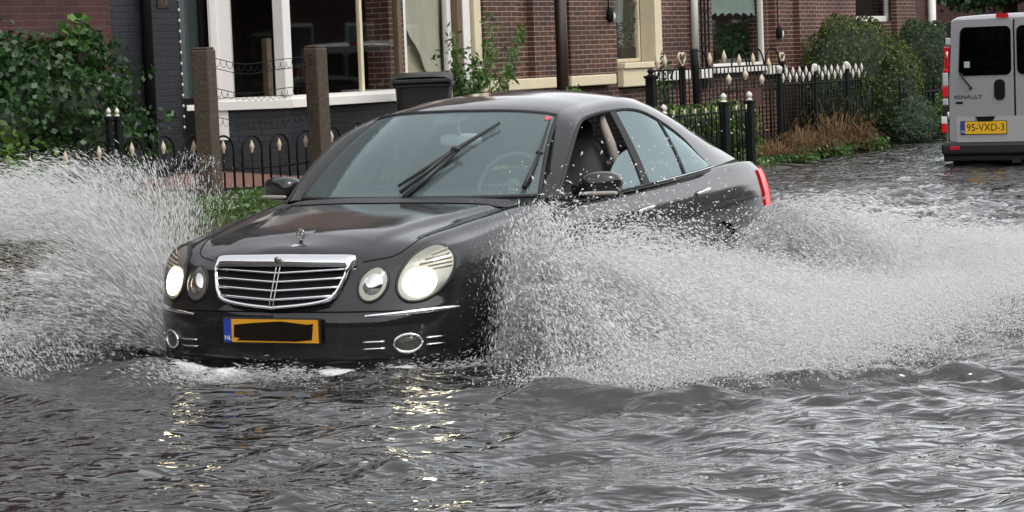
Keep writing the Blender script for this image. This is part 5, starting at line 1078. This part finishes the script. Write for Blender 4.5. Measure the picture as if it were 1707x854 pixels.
for sgn in (-1, 1):
    x0, x1 = sorted((sgn*.012, sgn*.79)); z0, z1 = VZ(230), VZ(34)
    dpts = rrect(x0, x1, z0, z1, .05); dpts = [(x*(1-.07*max(0, z-1.15)/.8), z) for x, z in dpts]
    b = MB(); b.prism(dpts, (0, 0, 0), (1, 0, 0), (0, 0, 1), (0, -1, 0), .022); door = b.build('rear_door', MT['silver'], van)
    xa, xb = sorted((sgn*.035, sgn*(.86-.19))); wp_ = rrect(xa, xb, VZ(124), VZ(46), .07, 6); wp_ = [(x*(1-.06*max(0, z-1.2)/.7), z) for x, z in wp_]
    vpan('rear_window', wp_, -.0222, .006, MT['blackplastic'], door); vpan('pane', [(x*.985, z*.997+.004) for x, z in wp_], -.0284, .002, glassmat('van_glass', (.08, .08, .085), (1, 1, 1), .03, 1.5), door)
    for zz in (1.45, .75): b = MB(); b.tube([(sgn*.80, -.01, zz), (sgn*.80, -.01, zz+.10)], .018, 8); b.build('hinge', MT['silver'], door)
    # tail light column
    xt = sgn*.832
    for (a_, c_, m_) in ((62, 74, 'lace'), (76, 111, 'red'), (111, 118, 'redbright'), (118, 140, 'lace'), (140, 158, 'redbright'), (160, 171, 'lace')):
        w0 = .041-.055*max(0, VZ(a_)-1.15)/.8*.3; b = MB(); zc0 = VZ((a_+c_)/2); xs_ = xt-sgn*.085*max(0, (zc0-1.15)/.8)**1.3; b.box(xs_-.034, xs_+.034, -.022, .06, VZ(c_), VZ(a_), 0, .012)
        if a_ == 62: tl = b.build('tail_light', MT[m_], van)
        else: b.build('lens_segment', MT[m_], tl)
    b = MB(); b.box(sgn*.85-.035, sgn*.85+.035, -.02, .06, VZ(216), VZ(190), 0, .012); lo = b.build('low_lamp', MT['redbright'], van)
    b = MB(); b.box(sgn*.85-.036, sgn*.85+.036, -.024, .05, VZ(201), VZ(189), 0, .01); b.build('white_lens', MT['white'], lo)
    b = MB(); b.box(sgn*.838-.03, sgn*.838+.03, -.012, .05, VZ(190), VZ(172), 0, .01); b.box(sgn*.77-.03, sgn*.77+.03, -.010, .02, VZ(62), VZ(36), 0, .01); b.build('black_corner_trim', MT['blackplastic'], van)
    b = MB(); xq = sgn*.70; b.box(xq-.055, xq+.055, -.125, -.11, VZ(243), VZ(237), 0, .004); b.build('reflector', MT['red'], van)
    for yw in (.95, 4.0):
        b = MB(); b.tube([(sgn*.62, yw, .31), (sgn*.83, yw, .31)], .31, 28); b.build('wheel', MT['rubber'], van)
b = MB(); b.box(-.010, .010, -.006, .0, VZ(230), VZ(36)); b.build('door_gap', MT['ink'], van)
for sgn in (-1, 1): b = MB(); b.tube([(sgn*.80, -.004, VZ(229)), (sgn*.80, -.004, 1.15), (sgn*.735, -.004, VZ(38))], .007, 5); b.build('door_seal', MT['ink'], van)
# left door fittings
hd = MB(); hd.prism(rrect(VU(1659), VU(1676), VZ(164), VZ(131), .055, 6), (0, -.023, 0), (1, 0, 0), (0, 0, 1), (0, -1, 0), .010); hd.build('door_handle', MT['ink'], van)
text('maker_lettering', 'RENAULT', .062, MT['ink'], FRONT(VU(1617), -.0235, VZ(158.5)), van, .0015, 1.25)
b = MB(); b.box(VU(1597), VU(1608), -.026, -.0225, VZ(169), VZ(165.5)); b.build('model_badge', MT['ink'], van)
b = MB(); b.prism(rrect(VU(1597), VU(1740), VZ(231), VZ(190), .03), (0, -.0222, 0), (1, 0, 0), (0, 0, 1), (0, -1, 0), .004); b.build('plate_recess', plain('silver_plate_panel', (.36, .36, .37), .4, var=.05), van)  # plain even silver panel around the plate
b = MB(); b.prism([(VU(1628), VZ(190)), (VU(1660), VZ(190)), (VU(1655), VZ(198)), (VU(1633), VZ(198))], (0, -.0265, 0), (1, 0, 0), (0, 0, 1), (0, -1, 0), .012); b.build('plate_lamp_cover', MT['ink'], van)
b = MB(); b.box(VU(1604), VU(1678), -.034, -.0268, VZ(219), VZ(197), 0, .004); vp = b.build('number_plate', MT['ink'], van)
b = MB(); b.box(VU(1611.5), VU(1677), -.0365, -.0342, VZ(218), VZ(198)); b.build('yellow_field', plain('van_plate_yellow', (.75, .43, .02), .4, var=.05), vp)
b = MB(); b.box(VU(1605), VU(1611.4), -.0365, -.0342, VZ(218), VZ(198)); b.build('blue_strip', MT['plateblue'], vp)
text('plate_number', '95-VXD-3', .118, MT['ink'], FRONT(VU(1644.5), -.0368, VZ(208)), vp, .0006, .92)
text('country_letters', 'NL', .035, MT['white'], FRONT(VU(1608.2), -.0368, VZ(214)), vp, .0006)
b = MB(); b.prism(rrect(VU(1664), VU(1684), VZ(33), VZ(26), .02), (0, -.012, 0), (1, 0, 0), (0, 0, 1), (0, -1, 0), .018); b.build('high_brake_light', MT['red'], van)
b = MB(); b.tube([(VU(1606), -.04, VZ(120)), (VU(1622), -.045, VZ(143))], [.014, .010], 6); b.ell((VU(1622), -.04, VZ(143)), (.022, .02, .022), 8, 6); b.build('wiper', MT['blackplastic'], van)
b = MB(); b.box(VU(1612), VU(1621), -.0315, -.0306, VZ(111), VZ(101)); b.build('window_sticker', MT['valance'], van)
b = MB(); b.box(-.87, .87, -.11, .10, VZ(251), VZ(232), 0, .03); b.box(-.865, .865, -.04, .12, VZ(262), VZ(250), 0, .02); b.build('bumper', MT['blackplastic'], van)
b = MB(); b.box(-.80, .80, .12, .16, -.0, .5); b.tube([(.1, .0, .22), (.1, .3, .22)], .045, 10); b.box(VU(1685), VU(1700), -.05, .1, VZ(266), VZ(258), 0, .01); b.build('underside', MT['rubber'], van)
# ------------------------------------------------------------------ thrown water
def spraymat():
    m, n, p = NT('spray_water'); N = n.nodes.new; L = n.links.new
    setp(p, color=(.95, .95, .945), rough=.2); tr = N('ShaderNodeBsdfTranslucent'); tr.inputs[0].default_value = (.97, .97, .965, 1); ms = N('ShaderNodeMixShader'); ms.inputs[0].default_value = .62
    L(p.outputs[0], ms.inputs[1]); L(tr.outputs[0], ms.inputs[2]); L(ms.outputs[0], n.nodes['Material Output'].inputs[0]); return m
SPM = spraymat()
def drops(P, D, ln, rd):        # elongated octahedra along the direction of flight
    n = len(P); D = D/np.linalg.norm(D, axis=1)[:, None]; a = np.cross(D, np.array([.3, .2, .93])); a /= np.linalg.norm(a, axis=1)[:, None]; b = np.cross(D, a); ln = ln[:, None]; rd = rd[:, None]
    V = np.stack([P+D*ln*.45, P+a*rd+D*ln*.08, P-a*rd*.5+b*rd*.87, P-a*rd*.5-b*rd*.87+D*ln*.05, P-D*ln*.55], 1).reshape(-1, 3)
    T = np.array([[0, 1, 2], [0, 2, 3], [0, 3, 1], [4, 2, 1], [4, 3, 2], [4, 1, 3]]); F = (np.arange(n)*5)[:, None, None]+T[None]; return V, F.reshape(-1, 3)
def fan(S, Lf, hf, n, qlo=.02, qhi=1.0, jit=.06, qpow=1.0, zp=1.0, jets=0, jfrac=.6, rough=.55):
    # ballistic paths in the car's frame: all leave the tyre at S and land at Lf(theta, rho); hf = apex height
    th = rng.random(n); rho = rng.random(n); e = rng.random(n); q = qlo+(qhi-qlo)*rng.random(n)**qpow
    if jets:        # most of the water leaves in separate ropes
        J = rng.random((jets, 3)); J[:, 2] = J[:, 2]**.8; k = rng.integers(0, jets, n); on = rng.random(n) < jfrac
        th = np.where(on, np.clip(J[k, 0]+.007*rng.normal(size=n), 0, 1), th); rho = np.where(on, np.clip(J[k, 1]+.013*rng.normal(size=n), 0, 1), rho); e = np.where(on, np.clip(J[k, 2]+.022*rng.normal(size=n), 0, 1), e)
        jit = np.where(on, jit*.45, jit)[:, None]
    U, V_ = Lf(th, rho); wv = 1-sstep(.10, .34, th); V_ = V_*(1-wv*(1-rho))+(S[1]-.12)*wv*(1-rho); H_ = hf(th, rho, e); s0 = np.asarray(S)+np.stack([.04*rng.normal(size=n), .09*rng.normal(size=n)], 1)
    pu = s0[:, 0]+(U-s0[:, 0])*q; pv = s0[:, 1]+(V_-s0[:, 1])*q; qz = q**zp; pz = 4*H_*qz*(1-qz)
    if rough > 0: keep = rng.random(n) < 1-rough+rough*np.clip(.5+.75*np.sin(23*th+9*e)*np.sin(17*q+11*th)+.5*np.sin(41*th)*np.sin(29*e+13*q), 0, 1); pz = np.where(keep, pz, -9)
    du, dv, dz = U-s0[:, 0], V_-s0[:, 1], 4*H_*(1-2*q); lump = .5+.5*np.sin(9*th*3+5*rho*2)*np.sin(14*rho+7*th)
    j = jit*(.3+q)[:, None]*rng.normal(size=(n, 3)); return np.stack([pu, pv, pz], 1)+j, np.stack([du, dv, dz], 1)
def spray(name, sets, label):
    Vs, Fs, k = [], [], 0
    for P, D, ln, rd in sets:
        keep = P[:, 2] > -.01; P, D, ln, rd = P[keep], D[keep], ln[keep], rd[keep]
        W_ = np.stack([CAR_O[0]+P[:, 0]*_cc-P[:, 1]*_ss, CAR_O[1]+P[:, 0]*_ss+P[:, 1]*_cc, P[:, 2]], 1); Dw = np.stack([D[:, 0]*_cc-D[:, 1]*_ss, D[:, 0]*_ss+D[:, 1]*_cc, D[:, 2]], 1)
        V, F = drops(W_, Dw, ln, rd); Vs.append(V); Fs.append(F+k); k += len(V)
    o = bpy.data.objects.new(name, raw_mesh(name, np.concatenate(Vs), np.concatenate(Fs), SPM)); COL.objects.link(o); return tag(o, label, 'splash', kind='stuff')
def sz(n, l0, l1, r0, r1, pw=3): t = rng.random(n)**pw; return l0+(l1-l0)*t, r0+(r1-r0)*t
sets = []
# A: front left tyre: dense curtain thrown outwards and back along the doors
n = 480000; P, D = fan((.97, .60), lambda t, r: (np.interp(t, [0, .12, .3, .6, 1], [1.7, 2.1, 2.75, 2.8, 2.6])*(.45+.55*r)+.2*(1-r), np.interp(t, [0, .12, .3, .6, 1], [-.25, -.20, .75, 2.6, 4.6])), lambda t, r, e: np.interp(t, [0, .12, .3, .6, 1], [.62, .72, .72, .52, .27])*(1.10-.78*r**.9)*(.15+.85*e), n, jets=190, jfrac=.62)
sets.append((P, D, *sz(n, .010, .055, .0011, .0045)))
# B: higher single drops over the front wing and doors
n = 24000; P, D = fan((.97, .70), lambda t, r: (1.0+1.0*r*np.interp(t, [0, 1], [.8, 1]), np.interp(t, [0, .3, 1], [.1, 1.2, 4.4])), lambda t, r, e: np.interp(t, [0, .25, .6, 1], [.52, .80, .72, .62])*(.45+.55*e)*(1-.3*r), n, .08, .95, .08)
sets.append((P, D, *sz(n, .006, .032, .0014, .0062, 2.4)))
# mist of very fine droplets hanging in and around the curtain
n = 170000; P, D = fan((.97, .62), lambda t, r: (np.interp(t, [0, .3, .6, 1], [1.7, 2.6, 2.8, 2.6])*(.4+.6*r)+.2*(1-r), np.interp(t, [0, .3, .6, 1], [-.2, .8, 2.8, 4.8])), lambda t, r, e: np.interp(t, [0, .3, .6, 1], [.62, .74, .52, .26])*(1.1-.7*r)*(.2+.8*e), n, jit=.11, rough=.4); sets.append((P, D, *sz(n, .004, .012, .0006, .0014)))
# C: rear left tyre
n = 220000; P, D = fan((.95, 3.6), lambda t, r: (np.interp(t, [0, .3, .7, 1], [2.3, 2.8, 2.9, 2.2])*(.45+.55*r)+.2*(1-r), np.interp(t, [0, .3, .7, 1], [3.4, 4.6, 6.2, 7.6])), lambda t, r, e: np.interp(t, [0, .25, .7, 1], [.74, .66, .30, .12])*(.42+1.3*r-1.05*r*r)*(.15+.85*e), n, jets=150, jfrac=.62)
sets.append((P, D, *sz(n, .010, .065, .0010, .0042)))
# D: low froth where it all lands
n = 230000; t = rng.random(n); v = -.3+8.3*t; u = np.interp(v, [-.3, .7, 3, 5, 8], [1.7, 2.2, 2.3, 2.4, 2.2])+np.interp(v, [-.3, .7, 3, 8], [.22, .42, .5, .6])*rng.normal(size=n)
P = np.stack([u, v, np.abs(rng.normal(size=n))*np.interp(v, [-.3, 1, 5, 8], [.05, .13, .08, .03])], 1); D = np.stack([.6+.5*rng.normal(size=n), .6+.5*rng.normal(size=n), .4+.9*rng.normal(size=n)], 1)
sets.append((P, D, *sz(n, .005, .026, .0010, .0038)))
# E: loose large drops above the door line
n = 700; P, D = fan((.97, .8), lambda t, r: (1.05+.7*r, 1.0+3.8*t), lambda t, r, e: .50+.55*e**2, n, .2, .85, .12); sets.append((P, D, *sz(n, .010, .030, .003, .007, 2)))
spray('water_splash', sets, 'white sheet of water thrown up along the driver side of the car')
# right-hand tyre: long thin sheet flung towards the verge at the picture's left
sets = []
n = 260000; P, D = fan((-.95, .75), lambda t, r: (-np.interp(t, [0, .25, .6, 1], [3.4, 5.8, 6.6, 5.0])*(.5+.5*r), np.interp(t, [0, .25, .6, 1], [-.5, .6, 2.4, 4.4])), lambda t, r, e: np.interp(t, [0, .25, .6, 1], [.50, .90, 1.02, .92])*(1.05-.22*r)*(.20+.80*e), n, .005, .72,   .035, 1.0, .80, jets=500, jfrac=.65)
thin = (P[:, 0] < -1.7) & (P[:, 2] < .58) & (P[:, 2] > .16) & (rng.random(n) < .86); P[thin, 2] = -9
sets.append((P, D, *sz(n, .025, .130, .0008, .0026)))
n = 60000; t = rng.random(n); P = np.stack([-1.0-2.8*rng.random(n)**.8, -.5+2.6*rng.random(n), 0*t], 1); P[:, 2] = np.abs(rng.normal(size=n))*(.10+.14*np.exp(-((P[:, 1]-.5)/.7)**2)); D = np.stack([-1+.3*rng.normal(size=n), .3+.3*rng.normal(size=n), .5+.5*rng.normal(size=n)], 1); sets.append((P, D, *sz(n, .008, .045, .0009, .0032)))
spray('water_splash', sets, 'greyer spray flung from the far front wheel towards the grass verge')
# bow froth along the bumper
n = 12000; u = rng.uniform(-.85, .95, n); vv = np.interp(np.abs(u), [0, .5, .75, .95], [-.16, -.10, .08, .45]); P = np.stack([u+.03*rng.normal(size=n), vv-np.abs(.10*rng.normal(size=n)), np.abs(.030*rng.normal(size=n))*(.3+.9*np.abs(np.sin(5*u+1)))], 1); D = np.stack([1.2*np.sign(u)*rng.random(n)+.3, -1*rng.random(n), .4*rng.random(n)], 1)
spray('bow_froth', [(P, D, *sz(n, .008, .05, .0009, .003))], 'low white froth pushed ahead of the front bumper')
